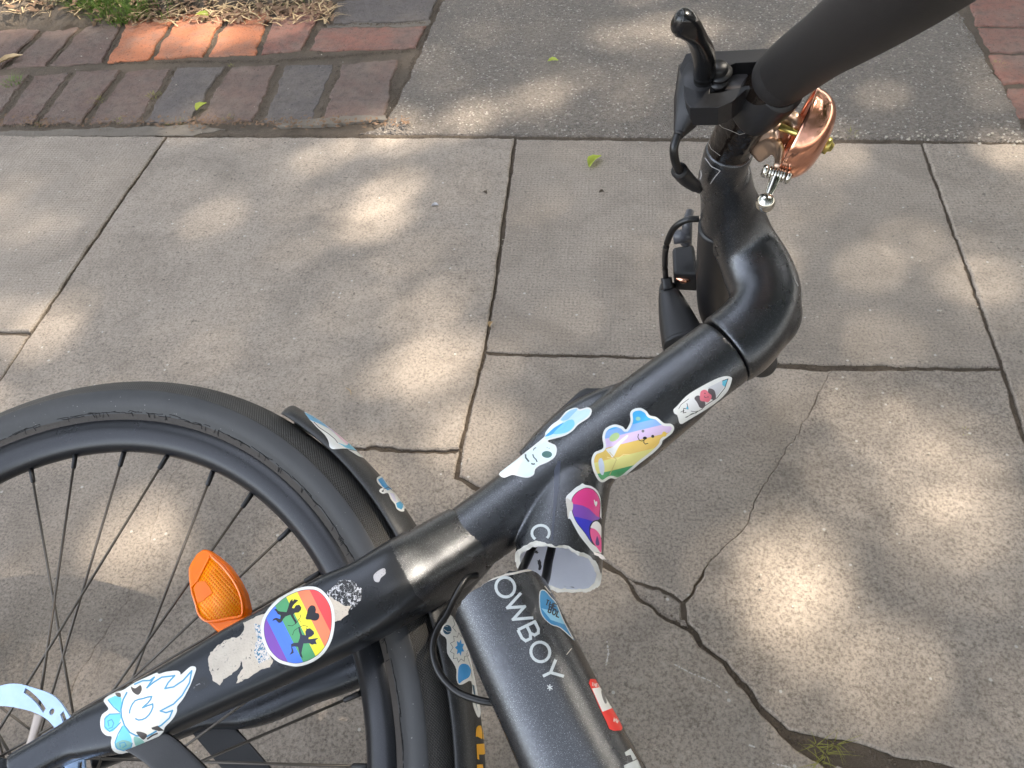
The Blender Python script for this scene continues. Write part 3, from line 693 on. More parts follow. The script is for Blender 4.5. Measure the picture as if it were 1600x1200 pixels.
# spokes
for k in range(36):
    a = R(11.3 + 10 * k); near = k % 2 == 1; cw = ((k + 1) // 2) % 2 == 1
    z1 = .029 if near else -.029; b = .029; th = math.acos(b / .272)
    ang_h = a - (math.pi / 2 - math.asin(b / .272)) * 1.0 if cw else a + (math.pi / 2 - math.asin(b / .272))
    p0 = wp(.273, a, .0015 if near else -.0015); p1 = wp(b, ang_h, z1)
    d = (p1 - p0).normalized()
    v_, f_ = sweep([(p0, .00105, .00105), (p1, .00105, .00105)], seg=8, curve=False)
    sp_ = mk('spoke', v_, f_, M_spoke, wheel)
    v_, f_ = sweep([(p0 - d * .002, .0022, .0022), (p0 + d * .006, .0021, .0021), (p0 + d * .0125, .0020, .0020), (p0 + d * .0135, .0013, .0013)], seg=10, curve=False)
    me = mk('nipple', v_, f_, M_plastic, wheel)
# disc rotor: ring with long slots and six curved arms
def rotor():
    bm = bmesh.new(); th_ = .0018; z0 = .033
    polys, holes = [], []
    n = 240
    outer = [(.080 + .0006 * math.sin(12 * a), a) for a in [PI2 * i / n for i in range(n)]]
    inner = [(.0655 + .0012 * math.cos(6 * a + .4), a) for a in [PI2 * i / n for i in range(n)]]
    pts, eds = [], []
    def loop(pl):
        k = len(pts); m_ = len(pl)
        for r_, a in pl: pts.append(Vector((r_ * math.cos(a), r_ * math.sin(a))))
        eds.extend([(k + i, k + (i + 1) % m_) for i in range(m_)])
    loop(outer); loop(inner); hl = []
    for i in range(12):
        a0 = PI2 * i / 12 + R(88)
        pl = []
        if i % 2 == 0: aw, rc0, rc1, hw = .34, .0765, .0695, .0017
        else: aw, rc0, rc1, hw = .17, .0765, .0735, .0017
        m_ = 10
        up = [(rc0 + (rc1 - rc0) * t / m_ + hw, a0 - aw * t / m_) for t in range(m_ + 1)]; dn = [(r_ - 2 * hw, a_) for r_, a_ in up][::-1]
        if i % 2 == 0: hl.append(up + dn)
        else: hl.append(up + dn); hl.append([(.0722 + .0022 * math.cos(t), a0 + .10 + .03 * math.sin(t)) for t in [PI2 * j / 14 for j in range(14)]])
    for h_ in hl: loop(h_)
    res = delaunay_2d_cdt(pts, eds, [], 0, 1e-7)
    V, F = res[0], res[2]
    def xy(pl): return [(r_ * math.cos(a), r_ * math.sin(a)) for r_, a in pl]
    hp = [xy(h_) for h_ in hl]; keep = []
    for f in F:
        c_ = sum((V[i] for i in f), Vector((0, 0))) / 3; r_ = c_.length; a = math.atan2(c_.y, c_.x)
        if r_ > .0799 + .0006 * math.sin(12 * a) or r_ < .0655 + .0012 * math.cos(6 * a + .4): continue
        if any(inpoly(c_.x, c_.y, h_) for h_ in hp): continue
        keep.append(f)
    vs = [CW + EXW * v.x + EYW * v.y + NW * (z0 + th_ / 2) for v in V]; n0 = len(vs); vs += [p - NW * th_ for p in vs[:n0]]
    fs = list(map(tuple, keep)) + [tuple(i + n0 for i in reversed(f)) for f in keep]
    ec = {}
    for f in keep:
        for i in range(3): e = (f[i], f[(i + 1) % 3]); ec[e] = 1
    for (a, b) in list(ec):
        if (b, a) not in ec: fs.append((b, a, a + n0, b + n0))
    return vs, fs
def inpoly(x, y, pl):
    r_ = False; j = len(pl) - 1
    for i in range(len(pl)):
        xi, yi = pl[i][0], pl[i][1]; xj, yj = pl[j][0], pl[j][1]
        if (yi > y) != (yj > y) and x < (xj - xi) * (y - yi) / (yj - yi) + xi: r_ = not r_
        j = i
    return r_
v_, f_ = rotor(); rot = mk('brake_rotor', v_, f_, M_disc, wheel, smooth=False)
arms = []
for k in range(6):
    a = R(72 + 60 * k); arms.append(sweep([(wp(.067, a, .0325), .005, .0012), (wp(.045, a - .16, .0325), .0036, .0012), (wp(.024, a - .42, .0325), .005, .0012)], seg=12))
v_, f_ = join(arms); mk('rotor_arm', v_, f_, plain('rotor_arm_steel', (150, 140, 132), .4, metal=.6), wheel)
# reflector
outl = Z(260, 840, 4.444, [(250, 75), (290, 85), (340, 120), (420, 190), (490, 290), (535, 380), (560, 490), (548, 560), (545, 590), (500, 615), (370, 672), (330, 640), (290, 600), (230, 560), (195, 480), (160, 370), (148, 290), (145, 215), (165, 170), (205, 110)])
RO = .020
def plan_uv(vs): return [((Vector(v) - CW).dot(EXW), (Vector(v) - CW).dot(EYW)) for v in vs]
v_, f_ = prism(outl, RO, .009); o = mk('reflector', v_, f_, M_lens, wheel); bevelled(o, .0022, 3)
lensp = Z(260, 840, 4.444, [(305, 125), (390, 200), (470, 305), (515, 400), (530, 490), (520, 545), (440, 560), (330, 580), (270, 575), (225, 530), (205, 460), (175, 350), (215, 300), (260, 215)])
cx_ = sum(p[0] for p in lensp) / len(lensp); cy_ = sum(p[1] for p in lensp) / len(lensp)
v_, f_ = prism([(cx_ + (x - cx_) * .97, cy_ + (y - cy_) * .97) for x, y in lensp], RO + .0012, .002)
o2 = mk('lens', v_, f_, M_cells, o, uvs=plan_uv(v_)); fixn(o2)
v_, f_ = sweep(pxs([(x, y, RO + .0012, 2.2, .0008) for x, y in lensp + [lensp[0]]]), seg=8, n=3); mk('lens_rim', v_, f_, M_lens, o)
smooth_ = Z(260, 840, 4.444, [(190, 352), (215, 308), (262, 300), (300, 345), (318, 385), (250, 440), (215, 455)])
v_, f_ = prism(smooth_, RO + .0016, .001); mk('lens_window', v_, f_, M_lens, o, smooth=False)

# --- mudguard
gp = []
for i in range(25):
    a = R(-76 + 152 * i / 24)
    gp.append((.3345 + .0175 * (max(0, math.cos(a)) ** .75) - .0, -.006 + .0235 * math.sin(a) / math.sin(R(76))))
gp2 = gp + [(r_ - .0016, h_ * .97 - .0002) for r_, h_ in gp[::-1]]
def pang(x, y, off): 
    p = P(x, y, off) - CW; return math.atan2(p.dot(EYW), p.dot(EXW))
a_tip = pang(447, 646, .0)
def guard():
    nseg = 150; a1 = a_tip; a0 = R(-55); vs, fs = [], []; m = len(gp2)
    for j in range(nseg + 1):
        a = a0 + (a1 - a0) * j / nseg; s_ = (a1 - a) * .34
        # rounded tip: width shrinks over the last 14 mm
        k = 1.0 if s_ > .014 else math.sqrt(max(.25, 1 - (1 - s_ / .014) ** 2))
        for r_, h_ in gp2: vs.append(wp(r_ if k == 1 else r_, a, -.006 + (h_ + .006) * k))
    for j in range(nseg):
        for i in range(m): i2 = (i + 1) % m; fs.append((j * m + i, (j + 1) * m + i, (j + 1) * m + i2, j * m + i2))
    fs.append(tuple(range(m))); fs.append(tuple(range(nseg * m + m - 1, nseg * m - 1, -1)))
    return vs, fs
v_, f_ = guard(); guard_o = mk('mudguard', v_, f_, M_guard, bike); fixn(guard_o)
for nm, pts in (('mudguard_stay', [(205, 1140, .062, 28, .0016), (240, 1165, .062, 26, .0016), (278, 1196, .06, 27, .0016), (400, 1310, .05, 22, .0016), (520, 1400, .034, 14, .0016)]),
                ('mudguard_stay', [(285, 1085, -.058, 27, .0016), (322, 1127, -.058, 26, .0016), (386, 1200, -.056, 27, .0016), (470, 1290, -.045, 22, .0016), (560, 1380, -.034, 14, .0016)])):
    v_, f_ = sweep(pxs(pts), seg=24, sq=7); mk(nm, v_, f_, M_plastic, bike)

# --- fork: two blades and crown, one organic body
NB = [(30, 1203, .060, 27, .012), (104, 1162, .059, 29, .013), (140, 1146, .058, 37, .014), (209, 1121, .057, 47, .0155), (304, 1073, .056, 53, .0165), (367, 1040, .055, 58, .017), (430, 1009, .054, 61, .0175), (520, 963, .052, 64, .019), (575, 937, .047, 61, .021), (625, 908, .036, 60, .025), (672, 882, .018, 57, .027), (726, 847, .0, 53, .0255)]
HTb0 = P(1133, 549, 0)
near_b = sweep(pxs(NB), seg=64, sq=2.9, n=6); far_b = sweep(pxs([(150, 1190, -.058, 14, .008), (240, 1152, -.058, 17, .011), (320, 1118, -.058, 22, .013), (385, 1101, -.057, 35, .016), (430, 1083, -.056, 39, .0165), (479, 1058, -.055, 42, .017), (540, 1030, -.054, 48, .0175), (608, 991, -.052, 52, .019), (636, 965, -.047, 53, .021), (662, 930, -.036, 53, .025), (685, 893, -.018, 54, .027), (726, 847, .0, 53, .0255)]), seg=64, sq=2.9, n=6)
v_, f_ = join([near_b, far_b])
RM = [('REMESH', dict(mode='VOXEL', voxel_size=.00135, adaptivity=0)), ('SMOOTH', dict(factor=.5, iterations=9))]
fork = mk('fork', v_, f_, M_vinyl, bike); bake(fork, RM)
fork.data.materials.clear(); fork.data.materials.append(M_vinyl); fork.data.materials.append(M_paint)
fl_ = P(655, 880, 0)
for p_ in fork.data.polygons: p_.material_index = 1 if (p_.center + BROOT - fl_).dot((HTb0 - fl_).normalized()) > 0 else 0
HTa, HTb = P(727.5, 846.5, 0), P(1133, 549, 0)
AX = (HTb - HTa).normalized()
v_, f_, _ = lathe([(.0, -.004), (.0225, -.004), (.0235, .0), (.0235, .006), (0, .006)], HTa, AX, 48); mk('headset_ring', v_, f_, M_plastic, bike)
# --- head tube with the torn stub of the down tube
ht_r = .0262
def axp(t): return HTa.lerp(HTb, t)
head_parts = [sweep([(HTa + AX * .0030, .0252, .0255), (axp(.12), .0255, .0257), (axp(.3), .0268, .0258), (axp(.5), .028, .0262), (axp(.8), .0278, .0268), (HTb - AX * .0009, .0275, .0272)], seg=64, sq=2.1, n=10),
              sweep(pxs([(935, 668, 0, 22, .018), (916, 700, 0, 46, .022), (897, 755, 0, 57, .0252), (884, 805, .0, 62, .0268), (875, 860, .0, 67.5, .0278), (869, 910, .0, 69.5, .0285), (864, 950, 0, 71, .0285)]), seg=64, sq=2.25, n=10),
              sweep(pxs([(822, 722, 0, 18, .014), (868, 684, 0, 27, .018), (905, 656, 0, 29, .018), (945, 630, 0, 22, .016), (975, 612, 0, 14, .012)]), seg=40),
              sweep(pxs([(950, 708, 0, 40, .022), (978, 692, 0, 45, .024), (1014, 665, 0, 43, .024), (1072, 619, 0, 40, .024), (1100, 598, 0, 34, .022)]), seg=40),
              sweep(pxs([(985, 690, 0, 18, .012), (962, 712, 0, 22, .014), (936, 748, 0, 22, .014), (915, 800, 0, 22, .014)]), seg=40),
              sweep(pxs([(800, 800, 0, 22, .016), (823, 800, 0, 24, .018), (845, 835, 0, 26, .018), (855, 870, 0, 22, .016)]), seg=40)]
v_, f_ = join(head_parts); head = mk('head_tube', v_, f_, M_paint, bike)
bake(head, [('REMESH', dict(mode='VOXEL', voxel_size=.00125, adaptivity=0)), ('SMOOTH', dict(factor=.5, iterations=14))])
head.data.materials.clear(); head.data.materials.append(M_paint)
def cutter(c0, ax, across, slope, amp, mat, seed, size=.05, depth=.12, cup=0.0, usize=None):
    """block whose near face is a torn surface: v = v0 + slope*w + noise"""
    vs, fs = [], []; n = 90
    for j in range(n + 1):
        for i in range(n + 1):
            u = (i / n * 2 - 1) * (usize or size); w_ = (j / n * 2 - 1) * size
            nz = noise.noise(Vector((u * 90, w_ * 90, seed))) * amp + noise.noise(Vector((u * 330, w_ * 330, seed + 3))) * amp * .45
            vs.append(c0 + across * u + NW * w_ + ax * (slope * w_ + nz + cup * (u / .03) ** 2))
    m = n + 1
    for j in range(n):
        for i in range(n): a = j * m + i; fs.append((a, a + 1, a + m + 1, a + m))
    k = len(vs); corners = [0, n, m * m - 1, m * n]
    for c_ in corners: vs.append(Vector(vs[c_]) + ax * depth)
    rim = [list(range(0, m)), [j * m + n for j in range(m)], [m * n + i for i in range(n, -1, -1)], [j * m for j in range(n, -1, -1)]]
    for s_ in range(4): fs.append(tuple(rim[s_][::-1]) + (k + s_, k + (s_ + 1) % 4))
    fs.append((k, k + 1, k + 2, k + 3))
    return temp(vs, fs, mat, False)
def difference(o, cut, own):
    cut.location = -BROOT
    m = o.modifiers.new('b', 'BOOLEAN'); m.operation = 'DIFFERENCE'; m.object = cut; m.solver = 'EXACT'; m.material_mode = 'TRANSFER'
    bike.location = (0, 0, 0)
    bpy.context.view_layer.update()
    dg = bpy.context.evaluated_depsgraph_get()
    me = bpy.data.meshes.new_from_object(o.evaluated_get(dg), preserve_all_data_layers=True, depsgraph=dg)
    o.modifiers.clear(); o.data = me; bike.location = BROOT
    bpy.data.objects.remove(cut)
SA = (P(864, 950, 0) - P(884, 805, 0)).normalized(); SX = SA.cross(NW).normalized()
cut = cutter(P(873, 888, 0), SA, SX, -.42, .0024, M_bare, 1.0, usize=.0365)
difference(head, cut, M_paint)
v_, f_ = sweep(pxs([(897, 750, 0, 36, .016), (886, 805, .0, 52, .0222), (875, 860, .0, 59, .0240), (869, 910, .0, 61, .0245), (862, 975, 0, 63, .0245)]), seg=64, sq=2.25, n=10)
difference(head, temp(v_, f_, M_inner), M_paint)
# --- lower, torn-off down tube
DTP = [(760, 892, .052, 75, .0285), (784, 940, .052, 76, .0285), (814, 1004, .053, 78.5, .0285), (860, 1100, .057, 82, .0285), (905, 1192, .062, 87, .0285), (1010, 1400, .075, 98, .0285)]
DTS = pxs(DTP); dd_ = (DTS[-1][0] - DTS[-2][0]).normalized(); DTS.append((DTS[-1][0] + dd_ * .33, DTS[-1][1], DTS[-1][2]))
v_, f_ = sweep(DTS, seg=96, sq=2.35, n=24); down = mk('down_tube', v_, f_, M_paint, bike); fixn(down)
DA = (P(784, 940, .052) - P(760, 892, .052)).normalized(); DX = DA.cross(NW).normalized()
cut = cutter(P(791, 944, .052), -DA, DX, .38, .0022, M_bare, 4.0, depth=.2)
difference(down, cut, M_paint)
v_, f_ = sweep(pxs([(740, 850, .052, 69, .026), (784, 940, .052, 71, .026), (814, 1004, .053, 73, .026), (850, 1080, .056, 76, .026)]), seg=64, sq=2.35, n=12)
difference(down, temp(v_, f_, M_inner), M_paint)
for o_ in (head, down):
    o_.data.polygons.foreach_set('use_smooth', [True] * len(o_.data.polygons)); o_.data.update()
    o_.data.set_sharp_from_angle(angle=R(50))
# --- plate behind the head tube
v_, f_ = prism([(818, 712), (821, 692), (832, 677), (870, 641), (905, 609), (916, 604), (950, 605), (1010, 610), (960, 680), (900, 730)], .004, .05)
o = mk('carrier_mount', v_, f_, M_plastic, bike); bevelled(o, .003, 3)
# --- stem
BARP = [(1127, 392, .0, 27, None), (1128, 330, .05, 29, None)]
bar0 = P(1127, 392, 0)
stem_parts = [sweep(pxs([(1134, 548, 0, 57.5, .0272), (1158, 531, 0, 58, .0275), (1184, 500, .002, 55, .0272), (1196, 462, .005, 53, .0258), (1182, 420, .010, 52, .0235), (1162, 378, .022, 47, .021), (1146, 335, .045, 44, .020), (1136, 300, .070, 40, .019), (1131, 272, .095, 36, .018)]), seg=64, sq=2.3, n=8),
              sweep(pxs([(1160, 525, 0, 52, .025), (1205, 500, 0, 44, .022), (1212, 470, .003, 36, .020), (1196, 420, .01, 30, .018)]), seg=48),
              sweep([(P(1141, 232, .1225), .0161, .0161), (P(1131, 262, .105), .0158, .0158), (P(1129, 300, .075), .0155, .0155), (P(1127, 345, .04), .0155, .0155), (P(1127, 375, .014), .0155, .0155)], ref=AX, seg=48)]
v_, f_ = join(stem_parts); stem = mk('stem', v_, f_, M_paint, bike)
bake(stem, [('REMESH', dict(mode='VOXEL', voxel_size=.00125, adaptivity=0)), ('SMOOTH', dict(factor=.5, iterations=22))])
# --- handlebar
BP = [(1131, 264, .103, 33), (1137, 240, .118, 34), (1148, 215, .132, 35), (1166, 186, .150, 37), (1190, 155, .168, 40), (1215, 128, .185, 41), (1240, 105, .2, 42)]
def barpts(mirror): return [(mir(P(*q_[:3])) if mirror else P(*q_[:3]), q_[3] * dep(*q_[:3]) / FPX, q_[3] * dep(*q_[:3]) / FPX) for q_ in BP]
hb = mk('handlebar', *sweep(barpts(False), ref=AX, seg=48, n=10), M_gloss, bike)
FB = [(1122, 352, .035, .0150), (1118, 400, -.01, .0152), (1116, 440, -.05, .0152), (1118, 480, -.09, .0154), (1130, 512, -.13, .0156)]
o = mk('handlebar', *sweep([(P(*q_[:3]), q_[3], q_[3]) for q_ in FB], ref=AX, seg=48, n=10), M_plastic, bike); o['label'] = 'lower half of the handlebar behind the stem'
GP = [(1214, 127, .186, 42), (1220, 121, .190, 45), (1236, 108, .1985, 47.5), (1262, 88, .218, 50), (1290, 68, .2395, 52.5), (1345, 30, .274, 62), (1420, -20, .311, 71), (1500, -80, .343, 82), (1560, -125, .366, 92)]
mk('grip', *sweep([(P(*q_[:3]), q_[3] * dep(*q_[:3]) / FPX, q_[3] * dep(*q_[:3]) / FPX) for q_ in GP], ref=AX, seg=56, n=10), M_grip, bike)
mk('grip', *sweep([(P(*q_[:3]), q_[3], q_[3]) for q_ in [(1128, 508, -.125, .0162), (1140, 528, -.16, .0165), (1160, 548, -.21, .0168), (1178, 560, -.25, .017), (1190, 566, -.285, .0175)]], ref=AX, seg=48, n=10), M_grip, bike)
# --- brake levers (near one from the picture, far one its mirror image)
def mset(vf, m_): return ([mir(Vector(v)) for v in vf[0]] if m_ else vf[0], vf[1])
def lever(m_):
    body = mk('brake_lever', *mset(prism(Z(960, 0, 2.963, [(330, 250), (365, 240), (520, 234), (745, 222), (765, 300), (770, 385), (610, 415), (545, 470), (480, 498), (350, 500), (330, 470), (315, 380), (300, 318)]), .186, .015), m_), M_plastic, bike)
    fixn(body); 
    hole = temp(*mset(prism(Z(960, 0, 2.963, [(520, 285), (560, 268), (670, 262), (696, 352), (500, 402), (440, 410), (445, 330)]), .190, .018), m_), M_plastic)
    difference(body, hole, M_plastic)
    bake(body, [('BEVEL', dict(width=.0016, segments=2, limit_method='ANGLE', angle_limit=R(35)))]); body.data.polygons.foreach_set('use_smooth', [False] * len(body.data.polygons))
    mk('cable_boot', *mset(sweep(pxs([(1092, 110, .176, 32, .010), (1092, 140, .176, 36, .012), (1082, 163, .174, 30, .011), (1070, 188, .171, 18, .008), (1062, 206, .170, 10, .004), (1060, 212, .17, 7, .003)]), seg=28, sq=3), m_), M_plastic, body)
    mk('lever_blade', *mset(sweep(pxs([(1094, 148, .176, 13, .005), (1100, 118, .190, 17, .006), (1100, 88, .212, 17, .006), (1090, 62, .232, 15, .005), (1079, 46, .244, 16, .006), (1068, 36, .250, 18, .007), (1058, 33, .252, 14, .006), (1053, 32, .253, 6, .003)]), seg=28, sq=2.6), m_), plain('lever_black', (20, 20, 21), .2), body)
    mk('pivot_bolt', *mset(join([lathe([(0, .003), (.0045, .003), (.0055, .0015), (.0055, -.012), (0, -.012)], P(1123, 108, .190), NW, 20)[:2], lathe([(0, .0), (.0075, .0), (.0075, -.002), (0, -.002)], P(1124, 112, .1885), NW, 24)[:2], lathe([(0, .0), (.006, .0), (.006, -.003), (0, -.003)], P(1122, 125, .186), NW, 20)[:2]]), m_), M_plastic, body)
    mk('reach_dial', *mset(lathe([(0, .0), (.0085, .0), (.0095, -.0008), (.0095, -.004), (0, -.004)], P(1144, 122, .177), NW, 28)[:2], m_), plain('dial_grey', (92, 88, 88), .35), body)
    mk('lever_clamp', *mset(sweep(pxs([(1178, 174, .158, 39), (1190, 163, .166, 41), (1206, 150, .174, 41), (1220, 138, .182, 38)]), ref=AX, seg=48, sq=2.3), m_), M_plastic, body)
    mk('clamp_bolt', *mset(lathe([(0.0028, .001), (.0028, .003), (.0062, .003), (.0068, .002), (.0068, -.004), (0, -.004)], P(1193, 157, .168) + NW * .0165 + AX * .002, (NW - AX * .1), 24)[:2], m_), plain('bolt_grey', (60, 58, 58), .4), body)
    cab = [(1060, 208, .170), (1053, 232, .165), (1056, 255, .155), (1064, 270, .145), (1078, 286, .125), (1092, 296, .10)]
    mk('brake_cable', *mset(tube([P(*c_) for c_ in cab], .0027, 14), m_), M_cable, body)
    mk('cable_ferrule', *mset(sweep([(P(1061, 266, .148), .0052, .0052), (P(1072, 279, .133), .0050, .0050), (P(1087, 291, .112), .0040, .0040)], seg=20), m_), M_plastic, body)
lever(False); lever(True)
# cable that loops beside the far lever and the small lamp behind the stem
cab = [(1092, 342, .03), (1072, 344, .03), (1052, 358, .02), (1041, 385, .0), (1039, 415, -.04), (1042, 445, -.09), (1048, 475, -.12)]
mk('brake_cable', *tube([P(*c_) for c_ in cab], .0026, 14), M_cable, bike)
mk('cable_ferrule', *sweep(pxs([(1041, 434, -.07, 8.5), (1043, 447, -.075, 9), (1044, 455, -.08, 15), (1054, 490, -.085, 25), (1066, 528, -.09, 33), (1070, 540, -.09, 33)]), seg=28, sq=3.4), M_plastic, bike)
lamp = mk('front_lamp', *prism([(1050, 386), (1084, 380), (1092, 430), (1052, 428)], -.06, .03), M_plastic, bike); bevelled(lamp, .003)
mk('lamp_bracket', *join([sweep(pxs([(1052, 371, -.03, 11), (1078, 367, -.03, 11)]), seg=20), sweep(pxs([(1078, 330, -.02, 6), (1074, 350, -.02, 8), (1072, 380, -.04, 9)]), seg=16)]), plain('bracket_grey', (70, 70, 74), .35), lamp)
mk('cable_end', *sweep(pxs([(1058, 433, -.07, 6), (1068, 437, -.07, 6), (1080, 434, -.07, 4)]), seg=16), M_copper, lamp)

# --- bell
BC = P(1242, 207, .148); BA = (BM @ Vector((.90, -.41, .11))).normalized(); s_ = .0278
bell = mk('bell', *lathe([(s_ * .955, .0), (s_ * .985, -.0008), (s_ * 1.012, .0)] + [(s_ * (1.0 * math.cos(t) ** .62 if t < 1.56 else 0), .0192 * math.sin(t) ** .9) for t in np.linspace(.08, 1.5708, 22)] + [(s_ * .955 * (math.cos(t) ** .62 if t < 1.56 else 0), .0180 * math.sin(t) ** .9) for t in np.linspace(1.5708, .08, 16)], BC, BA, 72)[:2], M_copper, bike); fixn(bell)
mk('bell_nut', *join([lathe([(0, .0250), (.0025, .0245), (.0035, .0225), (.0055, .022), (.0055, .0190), (0, .0185)], BC, BA, 6)[:2], lathe([(0, -.010), (.0022, -.010), (.0022, .020), (0, .02)], BC, BA, 12)[:2]]), M_brass, bell)
mk('bell_bracket', *join([sweep([(P(1196, 206, .135), .004, .009), (P(1218, 196, .143), .0035, .007), (P(1238, 190, .148), .0045, .006), (P(1246, 203, .148), .003, .004)], seg=16, sq=4),
    sweep([(P(1184, 236, .125), .005, .007), (P(1205, 226, .138), .004, .006), (P(1218, 240, .142), .003, .005), (P(1215, 268, .145), .0028, .005)], seg=16, sq=4),
    sweep([(P(1196, 205, .140), .008, .011), (P(1215, 210, .143), .006, .008), (P(1222, 214, .145), .004, .006)], seg=16, sq=4)]), plain('bracket_copper', (214, 182, 156), .28, metal=.85), bell)
arm = [sweep([(P(1214, 272, .147), .0035, .0028), (P(1206, 292, .146), .003, .002), (P(1199, 308, .145), .0022, .0018)], seg=14)]
for k in range(6): arm.append(lathe([(.0032 + .0007 * math.cos(t), (k - 2.5) * .0017 + .0007 * math.sin(t)) for t in [PI2 * j / 8 for j in range(8)]], P(1213, 272, .147), (BM @ Vector((.93, -.3, .1))), 20, closed=True)[:2])
for sg in (-1, 1): arm.append(lathe([(0, sg * .0085), (.0032, sg * .0085), (.004, sg * .0075), (.004, sg * .006), (0, sg * .006)], P(1213, 272, .147), (BM @ Vector((.93, -.3, .1))), 18)[:2])
ball = lathe([(.0058 * math.sin(t), .0058 * math.cos(t)) for t in [math.pi * j / 20 for j in range(21)]], P(1196, 317, .145), NW, 32)[:2]
mk('bell_hammer', *join(arm + [ball]), M_steel, bell)

# --- cables in the break and beside the mudguard
for pts, r_ in (([(842, 815, .0), (838, 840, .0), (829, 862, .004), (817, 888, .02), (806, 915, .04), (800, 940, .05)], .0030), ([(866, 815, .0), (863, 850, .0), (857, 878, .005), (852, 905, .022), (840, 930, .045), (830, 950, .05)], .0032)):
    mk('cable', *tube([P(*c_) for c_ in pts], r_, 14), M_cable, bike)
mk('cable', *tube([P(*c_) for c_ in [(745, 899, .02), (728, 905, .03), (710, 935, .035), (698, 960, .036), (682, 985, .036), (676, 1015, .036), (686, 1050, .036), (712, 1079, .036), (745, 1093, .036), (775, 1098, .035), (810, 1100, .03)]], .0024, 14), M_cable, bike)

# ------------------------------------------------------------------ stickers, lettering and wear, laid on the surfaces
BV = {k: bvh_of(o_) for k, o_ in (('fork', fork), ('head', head), ('down', down), ('guard', guard_o), ('stem', stem), ('bar', hb))}
from mathutils.interpolate import poly_3d_calc
def smn(o_):
    me = o_.data; off = BROOT
    vnn = [v.normal.copy() for v in me.vertices]; co = [v.co + off for v in me.vertices]; pl = [tuple(p.vertices) for p in me.polygons]
    def f(p, i):
        ids = pl[i]; w_ = poly_3d_calc([co[j] for j in ids], p); n_ = Vector((0, 0, 0))
        for j, a in zip(ids, w_): n_ += vnn[j] * a
        return n_.normalized()
    return f
SMN = {k: smn(o_) for k, o_ in (('fork', fork), ('head', head), ('down', down), ('guard', guard_o), ('stem', stem), ('bar', hb))}
def smoothc(pl, n=5):
    A = list(pl); m = len(A); out = []
    for i in range(m):
        p0, p1, p2, p3 = [np.array(A[(i + k) % m], float) for k in (-1, 0, 1, 2)]
        for k in range(n):
            t = k / n; out.append(tuple(.5 * ((2 * p1) + (-p0 + p2) * t + (2 * p0 - 5 * p1 + 4 * p2 - p3) * t * t + (-p0 + 3 * p1 - 3 * p2 + p3) * t ** 3)))
    return out
def jag(pl, amp, step=3, seed=0):
    rs_ = random.Random(seed); out = []
    for i in range(len(pl)):
        a, b = np.array(pl[i], float), np.array(pl[(i + 1) % len(pl)], float); L = np.linalg.norm(b - a); k = max(1, int(L / step))
        for j in range(k): p = a + (b - a) * j / k; out.append((p[0] + rs_.uniform(-amp, amp), p[1] + rs_.uniform(-amp, amp)))
    return out
def shrink(pl, d):
    n = len(pl); ar = sum(pl[i][0] * pl[(i + 1) % n][1] - pl[(i + 1) % n][0] * pl[i][1] for i in range(n)); sg = 1 if ar > 0 else -1
    out = []
    for i in range(n):
        tx, ty = pl[(i + 1) % n][0] - pl[i - 1][0], pl[(i + 1) % n][1] - pl[i - 1][1]; L = math.hypot(tx, ty) or 1
        out.append((pl[i][0] - ty / L * d * sg, pl[i][1] + tx / L * d * sg))
    return out
def stroke(pl, wd): return ('S', pl, wd)
def sdist(x, y, pl):
    m = 1e9
    for (x0, y0), (x1, y1) in zip(pl, pl[1:]):
        dx, dy = x1 - x0, y1 - y0; L = dx * dx + dy * dy or 1e-9; t = max(0, min(1, ((x - x0) * dx + (y - y0) * dy) / L))
        m = min(m, math.hypot(x - x0 - t * dx, y - y0 - t * dy))
    return m
def runs(pl, wd):
    out, cur = [], [pl[0]]
    for i in range(1, len(pl)):
        cur.append(pl[i])
        if i < len(pl) - 1:
            a = (pl[i][0] - pl[i - 1][0], pl[i][1] - pl[i - 1][1]); b = (pl[i + 1][0] - pl[i][0], pl[i + 1][1] - pl[i][1])
            c_ = (a[0] * b[0] + a[1] * b[1]) / ((math.hypot(*a) * math.hypot(*b)) or 1)
            if c_ < .72: out.append(cur); cur = [pl[i]]
    out.append(cur)
    if len(out) > 1:
        for k, r_ in enumerate(out):                      # overlap neighbouring runs a little at the corner
            e = wd * .38
            if k > 0: d = (r_[1][0] - r_[0][0], r_[1][1] - r_[0][1]); L = math.hypot(*d) or 1; r_[0] = (r_[0][0] - d[0] / L * e, r_[0][1] - d[1] / L * e)
            if k < len(out) - 1: d = (r_[-1][0] - r_[-2][0], r_[-1][1] - r_[-2][1]); L = math.hypot(*d) or 1; r_[-1] = (r_[-1][0] + d[0] / L * e, r_[-1][1] + d[1] / L * e)
    return out
def ribbon(pl, wd):
    Lf, Rt = [], []
    for i in range(len(pl)):
        a, b = pl[max(i - 1, 0)], pl[min(i + 1, len(pl) - 1)]; tx, ty = b[0] - a[0], b[1] - a[1]; L = math.hypot(tx, ty) or 1
        Lf.append((pl[i][0] - ty / L * wd / 2, pl[i][1] + tx / L * wd / 2)); Rt.append((pl[i][0] + ty / L * wd / 2, pl[i][1] - tx / L * wd / 2))
    return Lf + Rt[::-1]
def col(c, rough=.38, name=None):
    return plain(name or 'print_%02x%02x%02x' % tuple(c), c, rough, var=.05)
